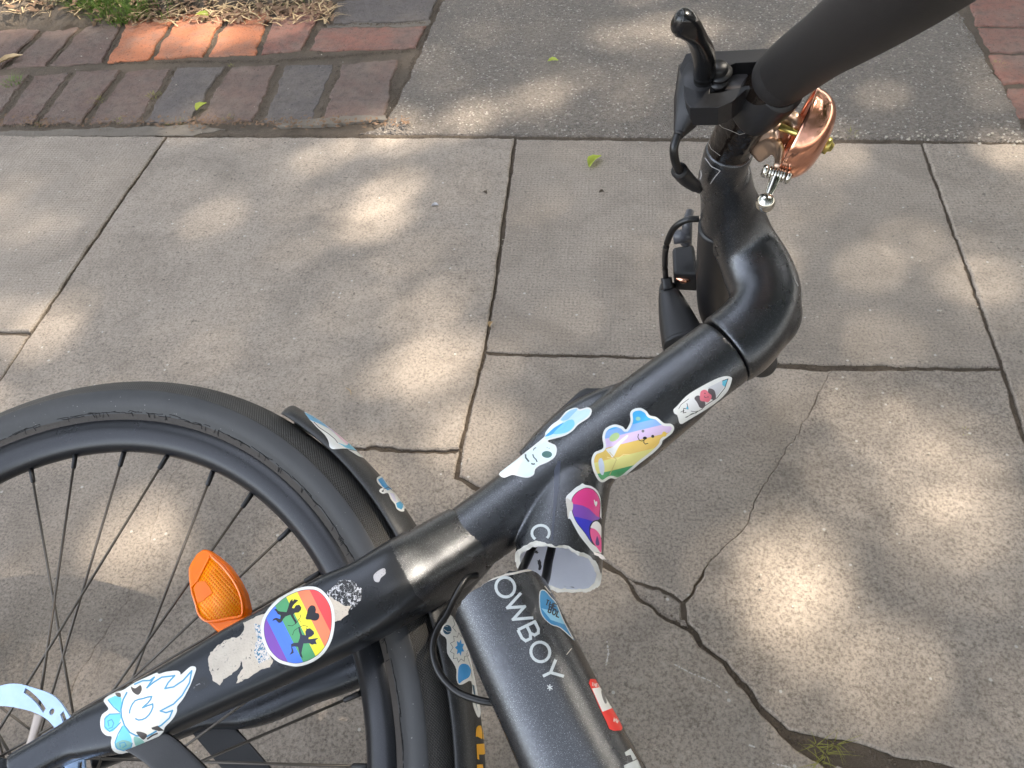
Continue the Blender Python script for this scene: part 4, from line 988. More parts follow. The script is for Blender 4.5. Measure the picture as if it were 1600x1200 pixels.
def decal(name, target, base, layers, label=None, lift=.00035, grid=3.2, parent=None, noBase=False, basecol=None):
    """base: outline px; layers: (material, shape, clip) bottom to top"""
    pts, eds = [], []
    def addloop(pl, closed=True):
        q0 = []
        for i in range(len(pl)):
            a, b = pl[i], pl[(i + 1) % len(pl)]; kk = max(1, min(160, int(math.hypot(b[0] - a[0], b[1] - a[1]) / 3.2)))
            q0 += [(a[0] + (b[0] - a[0]) * j / kk, a[1] + (b[1] - a[1]) * j / kk) for j in range(kk)]
        k = len(pts); m = len(q0)
        for p in q0: pts.append(Vector(p))
        eds.extend([(k + i, k + (i + 1) % m) for i in range(m)])
    xs = [p[0] for p in base]; ys = [p[1] for p in base]
    addloop(base)
    sh = []
    for m_, s_, c_ in [(m0, (ribbon(r0_, s0[2]) if s0[0] == 'S' else s0), c0_) for m0, s0, c0_ in layers for r0_ in (runs(s0[1], s0[2]) if s0[0] == 'S' else [None])]:
        pl = ribbon(s_[1], s_[2]) if s_[0] == 'S' else s_
        addloop(pl); sh.append((m_, s_, c_, (min(p[0] for p in pl), min(p[1] for p in pl), max(p[0] for p in pl), max(p[1] for p in pl))))
        if c_ is not None: addloop(c_)
    y = min(ys) - 1; k = 0
    while y < max(ys) + 1:
        x = min(xs) + (grid / 2 if k % 2 else 0)
        while x < max(xs): pts.append(Vector((x, y))); x += grid
        y += grid * .87; k += 1
    res = delaunay_2d_cdt(pts, eds, [], 0, 1e-4); V, F = res[0], res[2]
    mats, fs, mi = [], [], []
    def mid(m_):
        if m_ not in mats: mats.append(m_)
        return mats.index(m_)
    for f in F:
        cx = sum(V[i].x for i in f) / 3; cy = sum(V[i].y for i in f) / 3
        mm = None
        if not noBase and inpoly(cx, cy, base): mm = basecol
        if not noBase and mm is None: continue
        for m_, s_, c_, bb in sh:
            if cx < bb[0] or cy < bb[1] or cx > bb[2] or cy > bb[3]: continue
            if s_[0] == 'S': ok = sdist(cx, cy, s_[1]) <= s_[2] / 2 * 1.02
            else: ok = inpoly(cx, cy, s_)
            if ok and (c_ is None or inpoly(cx, cy, c_)): mm = m_
        if mm is None: continue
        fs.append(tuple(f)); mi.append(mid(mm))
    used = sorted({i for f in fs for i in f}); mp = {a: b for b, a in enumerate(used)}
    hits = {}; dd = []
    bv = BV[target]
    for i in used:
        d = (BM @ ray(V[i].x, V[i].y)).normalized(); h_ = bv.ray_cast(CAMP, d)
        if h_[0] is not None: hits[i] = h_; dd.append(h_[3])
    md = sorted(dd)[len(dd) // 2] if dd else .55
    for i in list(hits):
        if hits[i][3] > md * 1.09 + .0: del hits[i]
    gx_ = sum(p[0] for p in base) / len(base); gy_ = sum(p[1] for p in base) / len(base)
    for i in used:                                          # points past the silhouette slide back onto the edge of the surface
        if i in hits: continue
        for k in range(1, 60):
            t = k * .012; d = (BM @ ray(V[i].x + (gx_ - V[i].x) * t, V[i].y + (gy_ - V[i].y) * t)).normalized(); h_ = bv.ray_cast(CAMP, d)
            if h_[0] is not None and h_[3] < md * 1.09: hits[i] = h_; break
    vs, vn = [], []; sm = SMN[target]
    for i in used:
        if i in hits:
            h_ = hits[i]; nn = h_[1]
        else:
            d = (BM @ ray(V[i].x, V[i].y)).normalized(); h_ = bv.find_nearest(CAMP + d * md); nn = h_[1]
        if nn.dot(CAMP - h_[0]) < 0 and i in hits: nn = -nn
        nn2 = sm(h_[0], h_[2]); nn2 = nn2 if nn2.dot(nn) > 0 else -nn2
        vs.append(h_[0] + nn * lift); vn.append(nn2)
    fs = [tuple(mp[i] for i in f) for f in fs]
    fs = [f if (vs[f[1]] - vs[f[0]]).cross(vs[f[2]] - vs[f[0]]).dot(vn[f[0]] + vn[f[1]] + vn[f[2]]) >= 0 else f[::-1] for f in fs]
    o = mk(name, vs, fs, mats, parent or {'fork': fork, 'head': head, 'down': down, 'guard': guard_o, 'stem': stem, 'bar': hb}[target], uvs=None, mi=mi)
    o.data.normals_split_custom_set_from_vertices([tuple(v) for v in vn])
    if label: o['label'] = label
    return o
W_ = col((226, 226, 222)); K_ = col((26, 24, 26))
def band(p, q, width, t0, t1):                              # stripe band across direction p->q between fractions
    p, q = np.array(p, float), np.array(q, float); d = (q - p); L = np.linalg.norm(d); d /= L; n_ = np.array([-d[1], d[0]])
    return [tuple(p + d * L * t0 + n_ * width), tuple(p + d * L * t1 + n_ * width), tuple(p + d * L * t1 - n_ * width), tuple(p + d * L * t0 - n_ * width)]
# rainbow bear
A = lambda l: Z(920, 540, 5, l)
bo = smoothc(A([(20, 900), (45, 835), (112, 800), (106, 715), (130, 650), (200, 617), (262, 632), (292, 655), (325, 590), (322, 530), (350, 497), (405, 488), (450, 512), (475, 545), (530, 560), (585, 605), (640, 610), (665, 640), (650, 680), (612, 712), (575, 740), (562, 775), (500, 838), (400, 915), (330, 975), (235, 1045), (170, 1035), (110, 1068), (70, 1050), (35, 980)]), 4)
bi = shrink(bo, 4)
dn = (A([(380, 500)])[0], A([(490, 1060)])[0])
stp = [((75, 175, 228), -.1, .22), ((140, 178, 228), .22, .31), ((216, 192, 226), .31, .42), ((228, 192, 100), .42, .56), ((226, 218, 136), .56, .70), ((76, 160, 104), .70, .83), ((90, 178, 222), .83, 1.1)]
def tiltband(t0, t1):
    (x0, y0), (x1, y1) = A([(340, 470)])[0], A([(470, 1100)])[0]
    a0 = (x0 + (x1 - x0) * t0, y0 + (y1 - y0) * t0); a1 = (x0 + (x1 - x0) * t1, y0 + (y1 - y0) * t1)
    dx, dy = 120, -30
    return [(a0[0] - dx, a0[1] - dy), (a0[0] + dx, a0[1] + dy), (a1[0] + dx, a1[1] + dy), (a1[0] - dx, a1[1] - dy)]
ly = [(col(c_), tiltband(a, b), bi) for c_, a, b in stp]
def circ(cx, cy, rx, ry=None, rot=0, n=16):
    ry = ry or rx; return [(cx + rx * math.cos(t) * math.cos(rot) - ry * math.sin(t) * math.sin(rot), cy + rx * math.cos(t) * math.sin(rot) + ry * math.sin(t) * math.cos(rot)) for t in [PI2 * i / n for i in range(n)]]
ly += [(col((190, 214, 150)), A(circ(200, 715, 45, 28, -.6)), None), (col((150, 205, 190)), A(circ(385, 572, 20, 16)), None), (col((236, 200, 90)), A(circ(588, 690, 18, 20)), None),
       (col((120, 120, 130)), A(circ(422, 668, 11)), None), (K_, A(circ(498, 708, 12)), None), (K_, A(circ(437, 722, 16, 12)), None),
       (K_, stroke(A([(388, 690), (382, 715), (395, 740), (415, 745), (435, 735)]), 1.2), None), (K_, stroke(A([(430, 735), (428, 755), (440, 768), (462, 762)]), 1.2), None),
       (W_, smoothc(A([(135, 810), (185, 790), (295, 700), (300, 720), (240, 780), (190, 870), (165, 850)])), None),
       (col((200, 210, 228)), smoothc(A([(75, 900), (100, 880), (120, 940), (110, 1010), (85, 990)])), None),
       (col((244, 222, 150)), stroke(A([(140, 870), (215, 890), (270, 850), (320, 850)]), 1.2), None), (col((196, 176, 110)), stroke(A([(160, 1010), (215, 890), (160, 830)]), .9), None)]
decal('sticker', 'head', bo, ly, 'pastel rainbow bear sticker', basecol=W_)
# capsule-shaped sticker with a pink heart face
ro = smoothc(A([(660, 500), (690, 470), (760, 395), (850, 335), (980, 265), (1060, 238), (1105, 243), (1116, 265), (1085, 350), (1020, 420), (940, 480), (860, 530), (760, 590), (725, 610), (705, 600), (690, 545), (668, 530)]), 3)
ly = [(col((206, 206, 210)), A([(925, 330), (1045, 268), (1075, 262), (1050, 330), (990, 400), (980, 350)]), None), (col((96, 188, 214)), A([(1042, 275), (1086, 258), (1062, 322), (1040, 305)]), None),
      (K_, stroke(A([(1040, 275), (1086, 258), (1060, 330), (1000, 405), (880, 485)]), 1.0), None), (K_, stroke(A([(780, 415), (720, 460), (700, 495)]), .7), None),
      (col((92, 84, 88)), smoothc(A([(935, 335), (975, 345), (990, 385), (985, 420), (950, 415), (930, 375)])), None),
      (col((92, 84, 88)), smoothc(A([(825, 405), (860, 390), (905, 440), (900, 480), (870, 485), (835, 440)])), None),
      (col((232, 120, 138)), smoothc(A([(870, 365), (895, 345), (920, 350), (935, 370), (955, 385), (955, 410), (930, 440), (900, 435), (868, 425)])), None),
      (K_, A(circ(905, 372, 4)), None), (K_, A(circ(928, 400, 4)), None), (K_, stroke(A([(900, 392), (905, 405), (918, 405)]), .7), None),
      (col((226, 226, 226)), smoothc(A([(770, 430), (820, 415), (860, 480), (830, 505), (770, 520), (740, 500)])), None), (K_, stroke(A([(765, 450), (775, 495), (740, 490), (735, 525), (760, 520)]), 1.0), None),
      (col((96, 188, 214)), A([(765, 470), (780, 495), (758, 495)]), None), (K_, stroke(A([(795, 510), (820, 515), (850, 510), (835, 525), (805, 528), (760, 560)]), .8), None), (K_, stroke(A([(750, 560), (840, 518), (890, 490)]), .8), None),
      (K_, stroke(A([(715, 520), (742, 505), (735, 525)]), .8), None)]
decal('sticker', 'head', ro, ly, 'white capsule sticker with a small pink heart face', basecol=W_)
# pale dog face with blue ears
Bk = lambda l: Z(760, 600, 6.665, l)
ko = smoothc(Bk([(130, 915), (170, 880), (290, 800), (400, 720), (560, 590), (608, 545), (620, 500), (680, 430), (760, 370), (830, 290), (900, 255), (945, 250), (975, 265), (1050, 245), (1095, 265), (1095, 310), (1060, 360), (960, 425), (900, 490), (820, 540), (720, 570), (640, 595), (680, 620), (720, 640), (735, 690), (715, 760), (650, 810), (560, 850), (510, 890), (495, 945), (430, 978), (340, 965), (270, 950), (190, 980), (140, 955)]), 3)
PW = col((222, 236, 238))
ly = [(col((196, 222, 240)), shrink(ko, 2.6), None),(PW, Bk([(100, 1000), (100, 700), (560, 560), (640, 580), (760, 600), (760, 1000)]), shrink(ko, 2.0)), (col((60, 160, 225)), smoothc(Bk([(612, 548), (660, 500), (720, 450), (805, 405), (800, 440), (730, 500), (670, 535)])), None),
      (col((122, 200, 236)), smoothc(Bk([(700, 520), (760, 450), (830, 390), (890, 372), (918, 395), (915, 440), (860, 495), (780, 520)])), None),
      (col((150, 196, 232)), smoothc(Bk([(775, 375), (840, 300), (900, 268), (950, 262), (900, 320), (840, 375)])), None),
      (col((232, 238, 244)), smoothc(Bk([(660, 450), (720, 400), (780, 385), (790, 405), (700, 455), (640, 515)])), None),
      (col((60, 104, 98)), Bk(circ(632, 736, 54, 36)), None), (col((70, 84, 84)), stroke(Bk([(410, 735), (412, 770), (445, 812)]), 2.6), None), (col((70, 84, 84)), stroke(Bk([(485, 735), (495, 765), (520, 790), (530, 815)]), 2.0), None),
      (col((70, 84, 84)), stroke(Bk([(468, 830), (490, 838), (508, 832)]), 2.4), None), (col((70, 84, 84)), stroke(Bk([(492, 695), (500, 675), (520, 665)]), 1.6), None),
      (K_, Bk(circ(634, 665, 4)), None), (K_, Bk(circ(655, 672, 4)), None)]
decal('sticker', 'head', ko, ly, 'pale blue and white floppy eared face sticker', basecol=W_)
# pink and purple heart pair
C6 = lambda l: Z(860, 740, 6, l)
ho = smoothc(C6([(145, 228), (185, 180), (240, 130), (275, 110), (300, 92), (325, 106), (380, 118), (435, 160), (465, 230), (472, 300), (474, 420), (474, 560), (474, 700), (472, 745), (430, 735), (395, 735), (340, 670), (270, 580), (215, 480), (185, 425), (165, 420), (155, 330)]), 3)
hi = smoothc(C6([(200, 240), (240, 180), (300, 142), (345, 132), (400, 150), (445, 200), (465, 260), (466, 330), (460, 400), (474, 430), (474, 560), (474, 700), (468, 742), (430, 690), (380, 650), (320, 560), (250, 470), (215, 400), (198, 330)]), 3)
ly = [(K_, hi, None)] + [(m_, s_, shrink(hi, .9)) for m_, s_ in ((col((222, 62, 134)), C6([(150, 100), (480, 100), (480, 420), (430, 400), (360, 330), (300, 300), (215, 285), (150, 290)])),
      (col((130, 76, 172)), C6([(150, 288), (215, 285), (300, 300), (360, 330), (430, 400), (480, 420), (480, 480), (400, 450), (340, 430), (240, 405), (150, 405)])),
      (col((60, 58, 190)), C6([(150, 405), (240, 405), (340, 430), (400, 450), (480, 480), (480, 760), (150, 760)])))]
ly += [(K_, smoothc(C6([(362, 530), (370, 480), (400, 445), (440, 435), (478, 445), (478, 745), (440, 720), (390, 650), (368, 590)])), hi), (col((238, 232, 230)), smoothc(C6([(375, 500), (400, 458), (440, 450), (474, 500), (474, 600), (430, 545), (380, 510)])), hi),
       (col((236, 86, 150)), smoothc(C6([(372, 520), (400, 515), (440, 545), (472, 610), (472, 735), (440, 705), (395, 640), (374, 580)])), hi), (col((92, 60, 120)), smoothc(C6([(420, 640), (432, 590), (442, 600), (455, 660), (440, 675), (425, 668)])), hi),
       (W_, smoothc(C6([(405, 250), (412, 248), (420, 265), (432, 258), (436, 280), (425, 308), (412, 290)])), None),
       (col((205, 198, 186)), smoothc(C6([(147, 240), (200, 262), (212, 300), (205, 345), (180, 360), (170, 420), (158, 400)])), None)]
decal('sticker', 'head', ho, ly, 'pink, purple and blue heart sticker with a peeling edge', basecol=W_)
pe = jag(C6([(398, 735), (430, 740), (470, 750), (500, 775), (520, 805), (480, 800), (450, 775), (415, 760)]), .5, 2)
v_, f_ = prism(pe, .0285, .0008); mk('sticker_flap', v_, f_, col((225, 212, 196)), head, smooth=False)
# campfire
D6 = lambda l: Z(130, 1000, 6, l)
fo = smoothc(D6([(195, 570), (225, 535), (300, 495), (380, 470), (440, 430), (500, 395), (600, 350), (690, 310), (715, 320), (780, 300), (880, 288), (912, 305), (918, 325), (960, 290), (1010, 250), (1050, 250), (1062, 275), (1040, 340), (1000, 440), (940, 550), (885, 620), (880, 670), (840, 740), (770, 810), (750, 860), (680, 920), (600, 970), (510, 1030), (420, 1055), (340, 1062), (280, 1030), (262, 960), (270, 905), (220, 895), (175, 850), (162, 770), (180, 700), (240, 650), (210, 600)]), 3)
BL, CY = col((70, 150, 190)), col((112, 206, 232))
ly = [(CY, D6([(230, 560), (300, 525), (360, 540), (365, 600), (350, 680)]), None), (CY, smoothc(D6([(200, 780), (210, 720), (250, 700), (345, 690), (355, 740), (300, 840), (250, 858), (205, 830)])), None),
      (CY, smoothc(D6([(300, 960), (340, 880), (375, 800), (440, 880), (460, 960), (450, 1000), (380, 1032), (310, 1010)])), None), (col((130, 178, 172)), smoothc(D6([(305, 970), (370, 935), (440, 950), (462, 980), (440, 1015), (370, 1032), (312, 1010)])), None), (col((138, 186, 176)), smoothc(D6([(478, 905), (540, 920), (580, 970), (520, 1010), (488, 980)])), None),
      (col((240, 232, 216)), smoothc(D6([(370, 600), (420, 480), (520, 420), (640, 400), (760, 470), (740, 640), (700, 800), (600, 890), (480, 880), (400, 800), (366, 700)])), None),
      (BL, stroke(D6([(415, 490), (378, 560), (358, 650), (362, 720), (390, 800), (440, 865), (500, 895), (600, 900), (690, 850)]), 2.5), None), (BL, stroke(D6([(480, 420), (560, 385), (630, 380), (670, 350), (600, 450), (660, 400), (740, 350), (860, 335), (800, 400), (770, 455), (850, 440), (940, 380), (1020, 290), (1000, 400), (930, 520), (850, 600), (725, 665), (780, 680), (840, 660), (810, 730), (730, 800), (650, 830)]), 2.4), None),
      (BL, stroke(smoothc(D6([(438, 690), (450, 630), (490, 570), (560, 550), (645, 530), (610, 590), (560, 635), (655, 600), (640, 670), (590, 730), (520, 750), (465, 715)]), 2)[:-2], 2.4), None),
      (BL, stroke(D6([(235, 565), (290, 630), (350, 680)]), 1.7), None), (BL, stroke(D6([(350, 690), (250, 695), (205, 740), (205, 810), (250, 858), (310, 820), (355, 770)]), 1.8), None), (BL, stroke(D6([(245, 810), (235, 760), (270, 745), (290, 780), (275, 820), (240, 830)]), 1.5), None),
      (BL, stroke(D6([(370, 810), (330, 880), (300, 960), (320, 1015), (380, 1032), (450, 1000), (462, 960)]), 1.7), None), (BL, stroke(D6([(350, 1000), (345, 965), (390, 955), (405, 985), (370, 1005)]), 1.5), None),
      (col((74, 66, 62)), smoothc(D6([(450, 440), (490, 455), (540, 425), (552, 470), (520, 515), (470, 490)])), None), (col((74, 66, 62)), smoothc(D6([(500, 860), (550, 860), (600, 885), (570, 930), (530, 905)])), None), (col((84, 76, 70)), smoothc(D6([(305, 500), (350, 500), (355, 535), (320, 530)])), None),
      (col((60, 54, 52)), D6([(640, 820), (700, 800), (760, 845), (710, 850), (650, 835)]), None), (col((70, 62, 58)), stroke(D6([(600, 925), (650, 890), (700, 870)]), 2.5), None)]
decal('sticker', 'fork', fo, ly, 'white and blue campfire sticker', basecol=W_)
# rainbow oval
E7 = lambda l: Z(400, 900, 7.5, l)
oo = smoothc(E7([(640, 125), (740, 145), (830, 220), (900, 340), (925, 480), (915, 640), (870, 790), (780, 920), (650, 1010), (500, 1055), (380, 1045), (250, 1000), (140, 890), (75, 740), (62, 600), (90, 480), (180, 350), (330, 220), (500, 145)]), 4)
oi = shrink(oo, 4.6)
st = [((122, 70, 172), -900, 204), ((74, 122, 238), 204, 380), ((80, 158, 106), 380, 562), ((240, 230, 58), 562, 722), ((246, 132, 92), 722, 878), ((244, 72, 76), 878, 2000)]
ly = [(col((40, 32, 60)), oi, None)]
for c_, a, b in st:   # bands run down to the right; position measured along x at y=620, slope .50
    ly.append((col(c_), E7([(a - .50 * 620 - 20, 0), (b - .50 * 620 - 20, 0), (b + .50 * 580 - 20, 1200), (a + .50 * 580 - 20, 1200)]), shrink(oi, .7)))
h1 = smoothc(E7([(585, 505), (600, 440), (615, 380), (650, 345), (690, 355), (705, 395), (700, 430), (735, 440), (745, 475), (730, 510), (690, 525), (640, 512)]), 3)
cup1 = E7([(210, 400), (240, 385), (262, 410), (290, 418), (360, 425), (378, 380), (400, 300), (430, 270), (435, 300), (450, 275), (500, 285), (465, 320), (440, 345), (425, 375), (450, 380), (470, 345), (510, 338), (535, 370), (530, 400), (500, 430), (460, 432), (440, 450), (450, 485), (480, 530), (470, 570), (455, 540), (425, 490), (405, 455), (350, 475), (325, 500), (300, 545), (270, 552), (235, 515), (195, 528), (205, 505), (240, 490), (285, 505), (295, 460), (260, 450), (235, 410)])
cup2 = E7([(500, 600), (515, 600), (530, 650), (545, 690), (585, 695), (580, 650), (600, 620), (635, 612), (680, 650), (685, 680), (650, 710), (620, 720), (620, 740), (660, 735), (735, 725), (700, 755), (715, 800), (690, 795), (660, 805), (620, 785), (585, 790), (560, 790), (545, 850), (535, 900), (550, 960), (520, 940), (505, 880), (495, 830), (450, 825), (425, 830), (440, 870), (445, 900), (395, 925), (420, 880), (412, 800), (440, 785), (495, 780), (515, 730), (520, 690), (505, 650)])
KK = col((24, 22, 30))
ly += [(KK, h1, None), (KK, cup1, None), (col((38, 42, 66)), cup2, None), (KK, stroke(E7([(375, 580), (430, 585), (480, 545), (520, 490), (530, 450)]), .8), None), (KK, stroke(E7([(430, 695), (450, 640), (500, 605), (560, 580), (605, 590), (590, 630)]), .8), None), (KK, stroke(E7([(490, 500), (530, 540)]), .5), None)]
decal('sticker', 'fork', oo, ly, 'round rainbow striped sticker with black winged silhouettes', basecol=W_)
# torn remains of an older sticker and scuffs
q = N('torn_paper'); c = q.mix(q.noise(90, 4), lin((188, 176, 162)), lin((218, 207, 192)))
c = q.mix(q.ramp(q.noise(320, 3, .7, dist=1.5), [(.62, (0, 0, 0)), (.67, (1, 1, 1))]), c, lin((100, 94, 94))); q.base(c); q.val('Roughness', .85); q.bump(q.noise(500, 4), .8, .0006); M_torn = q.m
def scuffmat(name, thr, c_hi=(200, 200, 204), sc=420):
    q = N(name); f = q.ramp(q.noise(sc, 5, .7, dist=.8), [(thr, (0, 0, 0)), (thr + .07, (1, 1, 1))]); q.base(q.mix(f, (.014, .015, .018), lin(c_hi))); q.val('Roughness', .5); return q.m
M_scuff = scuffmat('scuffed_paint', .50); M_scuff2 = scuffmat('light_scuff', .60, (150, 148, 150), 300); M_blueprint = scuffmat('faded_blue_print', .50, (214, 206, 198), 700)
q = N('faded_blue_ink'); f = q.ramp(q.noise(650, 3, .6, dist=1), [(.52, (0, 0, 0)), (.56, (1, 1, 1))]); q.base(q.mix(f, lin((216, 208, 202)), lin((70, 120, 150)))); q.val('Roughness', .85); M_ink = q.m
H8 = lambda l: Z(260, 840, 4.444, l)
tp = jag(H8([(300, 810), (360, 745), (430, 705), (500, 690), (540, 640), (535, 590), (600, 560), (700, 520), (740, 560), (700, 640), (690, 760), (740, 850), (720, 900), (650, 920), (600, 960), (560, 975), (490, 1015), (500, 960), (530, 905), (525, 860), (500, 910), (440, 960), (400, 985), (375, 1025), (330, 1000), (300, 920), (288, 860)]), 1.0, 3, 2)
decal('sticker_remains', 'fork', tp, [(M_ink, jag(H8([(610, 600), (660, 610), (680, 760), (720, 840), (640, 880), (610, 800), (630, 700)]), 1, 3, 4), None)], 'torn whitish paper left from a peeled sticker', basecol=M_torn, lift=.0002)
decal('sticker_remains', 'fork', jag(H8([(1130, 400), (1180, 440), (1230, 470), (1280, 480), (1260, 530), (1210, 570), (1170, 590), (1130, 600), (1120, 500)]), 1, 3, 5), [], 'whitish torn paper scrap beside the rainbow sticker', basecol=M_torn, lift=.0002)
decal('scuff', 'fork', jag(H8([(1110, 380), (1170, 330), (1200, 300), (1240, 290), (1290, 300), (1360, 360), (1350, 430), (1320, 480), (1280, 500), (1200, 460), (1140, 430)]), 1.5, 3, 6), [], basecol=M_scuff, lift=.00012)
decal('scuff', 'fork', smoothc(H8([(1440, 260), (1480, 225), (1515, 215), (1522, 250), (1490, 280), (1475, 310), (1445, 300)])), [], basecol=scuffmat('chip', .35, (165, 165, 170)), lift=.00012)
decal('scuff', 'fork', jag(D6([(1020, 440), (1060, 370), (1150, 340), (1190, 400), (1150, 450), (1060, 480)]), 1, 4, 7), [], basecol=M_scuff2, lift=.00012)
# satin wrap edge: the crown keeps the sparkling paint
decal('crown_paint', 'fork', [(607, 842), (640, 826), (676, 808), (690, 840), (704, 880), (716, 918), (700, 932), (672, 948), (650, 930), (638, 905), (625, 880), (614, 852)], [], basecol=M_paint, lift=.00015, grid=4)
# mudguard stickers
F6 = lambda l: Z(440, 620, 6, l)
m1 = smoothc(F6([(212, 148), (250, 160), (400, 250), (540, 350), (640, 440), (720, 515), (745, 545), (778, 575), (720, 560), (650, 515), (600, 490), (540, 490), (480, 493), (450, 470), (440, 420), (400, 355), (330, 290), (290, 245), (260, 215)]), 3)
ly = [(col((110, 176, 216)), F6([(212, 148), (330, 200), (440, 270), (440, 300), (340, 250), (300, 235), (260, 215)]), m1), (col((206, 196, 222)), F6([(400, 255), (560, 350), (690, 470), (650, 490), (560, 400), (430, 290)]), m1), (col((228, 190, 204)), F6([(470, 310), (560, 370), (650, 450), (620, 460), (540, 390)]), m1), (col((100, 186, 214)), F6([(520, 430), (600, 480), (720, 515), (640, 440), (600, 460)]), m1), (K_, stroke(F6([(300, 240), (350, 290), (440, 350), (500, 400), (525, 435)]), 1.0), m1), (K_, stroke(F6([(600, 490), (700, 510), (745, 545)]), .9), m1)]
decal('sticker', 'guard', m1, ly, 'blue and lilac sticker wrapped over the mudguard tip', basecol=W_)
m2 = smoothc(F6([(890, 790), (895, 760), (930, 742), (955, 760), (975, 800), (1010, 845), (1035, 860), (1070, 900), (1110, 950), (1160, 1010), (1186, 1050), (1150, 1050), (1145, 1075), (1110, 1075), (1075, 1050), (1060, 1010), (1020, 960), (995, 905), (950, 912), (915, 890), (925, 865), (945, 855), (910, 825)]), 3)
ly = [(col((66, 156, 212)), F6([(900, 780), (940, 755), (985, 830), (1030, 865), (990, 880), (940, 840)]), shrink(m2, 1)), (K_, F6([(935, 885), (955, 875), (955, 893), (940, 895)]), None), (K_, stroke(F6([(950, 870), (1000, 850), (1060, 900), (1110, 960)]), .9), m2), (col((72, 160, 204)), F6([(1070, 1000), (1110, 980), (1150, 1020), (1120, 1060), (1080, 1040)]), shrink(m2, .8)), (col((210, 206, 226)), F6([(1010, 900), (1050, 910), (1080, 990), (1050, 980)]), None)]
decal('sticker', 'guard', m2, ly, 'small blue winged insect sticker on the mudguard', basecol=W_)
G4 = lambda l: Z(660, 920, 4.286, l)
m3 = smoothc(G4([(185, 175), (230, 240), (270, 330), (310, 430), (340, 560), (365, 690), (385, 810), (385, 850), (370, 862), (345, 810), (330, 740), (325, 620), (270, 640), (240, 640), (225, 600), (225, 540), (200, 490), (165, 430), (160, 340), (130, 310), (120, 290), (140, 245), (160, 225)]), 3)
BLU = col((26, 148, 218)); NV = col((36, 84, 112))
star = [(250 + (75 if i % 2 else 52) * math.cos(PI2 * i / 22 + .3) * .9, 395 + (100 if i % 2 else 76) * math.sin(PI2 * i / 22 + .3)) for i in range(22)]
st2 = [(248 + (32 if i % 2 else 18) * math.cos(PI2 * i / 14), 395 + (58 if i % 2 else 34) * math.sin(PI2 * i / 14)) for i in range(14)]
ly = [(NV, G4(circ(165, 275, 28, 32)), None), (W_, stroke(G4([(140, 270), (165, 290), (190, 288)]), .8), None), (W_, stroke(G4([(150, 250), (168, 255)]), .8), None), (K_, stroke(G4(star + [star[0]]), .6), m3), (BLU, G4(st2), m3), (K_, stroke(G4([(200, 195), (215, 240), (200, 260), (225, 290)]), .6), m3),
      (BLU, smoothc(G4([(240, 630), (238, 540), (260, 505), (300, 510), (322, 545), (310, 590), (270, 615)])), m3), (K_, stroke(G4([(290, 430), (320, 520), (330, 600)]), .5), m3), (NV, G4([(330, 640), (345, 650), (360, 780), (372, 830), (350, 760)]), m3)]
decal('sticker', 'guard', m3, ly, 'white sticker of blue flowers on the mudguard', basecol=W_)
YE = col((236, 172, 40))
decal('lettering', 'guard', [(735, 1125), (765, 1125), (768, 1200), (735, 1200)], [(YE, smoothc(G4([(355, 990), (358, 940), (372, 918), (392, 925), (398, 1000), (385, 1000), (365, 990)])), None), (YE, G4([(402, 925), (410, 945), (412, 1010), (402, 1000)]), None), (YE, G4([(360, 1040), (415, 1036), (420, 1110), (375, 1110), (378, 1145), (364, 1140)]), None), (YE, G4([(362, 1178), (402, 1174), (405, 1240), (366, 1240)]), None)], 'yellow block letters on the mudguard', noBase=True)
# THE BOL.. sticker on the torn tube
T4 = lambda l: Z(640, 760, 2.727, l)
so_ = smoothc(T4([(553, 450), (575, 443), (600, 470), (625, 500), (650, 560), (670, 600), (700, 655), (690, 650), (640, 605), (600, 590), (565, 555), (552, 510)]), 3)
dT = np.array([.44, .898]); uT = np.array([.898, -.44])
def letters(txt, c0, pitch, hgt, wid, wd, dirv, upv, mat):
    G_ = {'C': [[(.5 + .5 * math.cos(t), .5 + .5 * math.sin(t)) for t in np.linspace(.75, PI2 - .75, 18)]], 'O': [[(.5 + .5 * math.cos(t), .5 + .5 * math.sin(t)) for t in [PI2 * i / 20 for i in range(21)]]], 'W': [[(-.1, 1), (.22, 0), (.5, .85), (.78, 0), (1.1, 1)]],
          'B': [[(.1, 0), (.1, 1), (.6, 1), (.8, .9), (.82, .68), (.6, .52), (.1, .52)], [(.6, .52), (.9, .4), (.9, .12), (.65, 0), (.1, 0)]], 'Y': [[(0, 1), (.5, .45), (1, 1)], [(.5, .45), (.5, 0)]], 'T': [[(0, 1), (1, 1)], [(.5, 1), (.5, 0)]], 'H': [[(0, 0), (0, 1)], [(1, 0), (1, 1)], [(0, .5), (1, .5)]],
          'E': [[(1, 0), (0, 0), (0, 1), (1, 1)], [(0, .5), (.8, .5)]], 'L': [[(0, 1), (0, 0), (.9, 0)]], 'S': [[(.9, .85), (.6, 1), (.2, .95), (.1, .7), (.5, .5), (.9, .3), (.8, .05), (.4, 0), (.1, .15)]], 'I': [[(.5, 0), (.5, 1)]], '*': [[(.5, .1), (.5, .9)], [(.1, .3), (.9, .7)], [(.1, .7), (.9, .3)]], ' ': []}
    out = []; dv, uv_2 = np.array(dirv, float), np.array(upv, float); c0 = np.array(c0, float)
    for i, ch in enumerate(txt):
        o_ = c0 + dv * pitch * i
        for st_ in G_[ch]: out.append((mat, stroke([tuple(o_ + dv * (x - .5) * wid + uv_2 * (y - .5) * hgt) for x, y in st_], wd), None))
    return out
ly = [(col((66, 146, 196)), shrink(so_, 1.3), None), (col((150, 206, 232)), T4([(560, 520), (640, 540), (660, 590), (600, 570)]), shrink(so_, 1.5))]
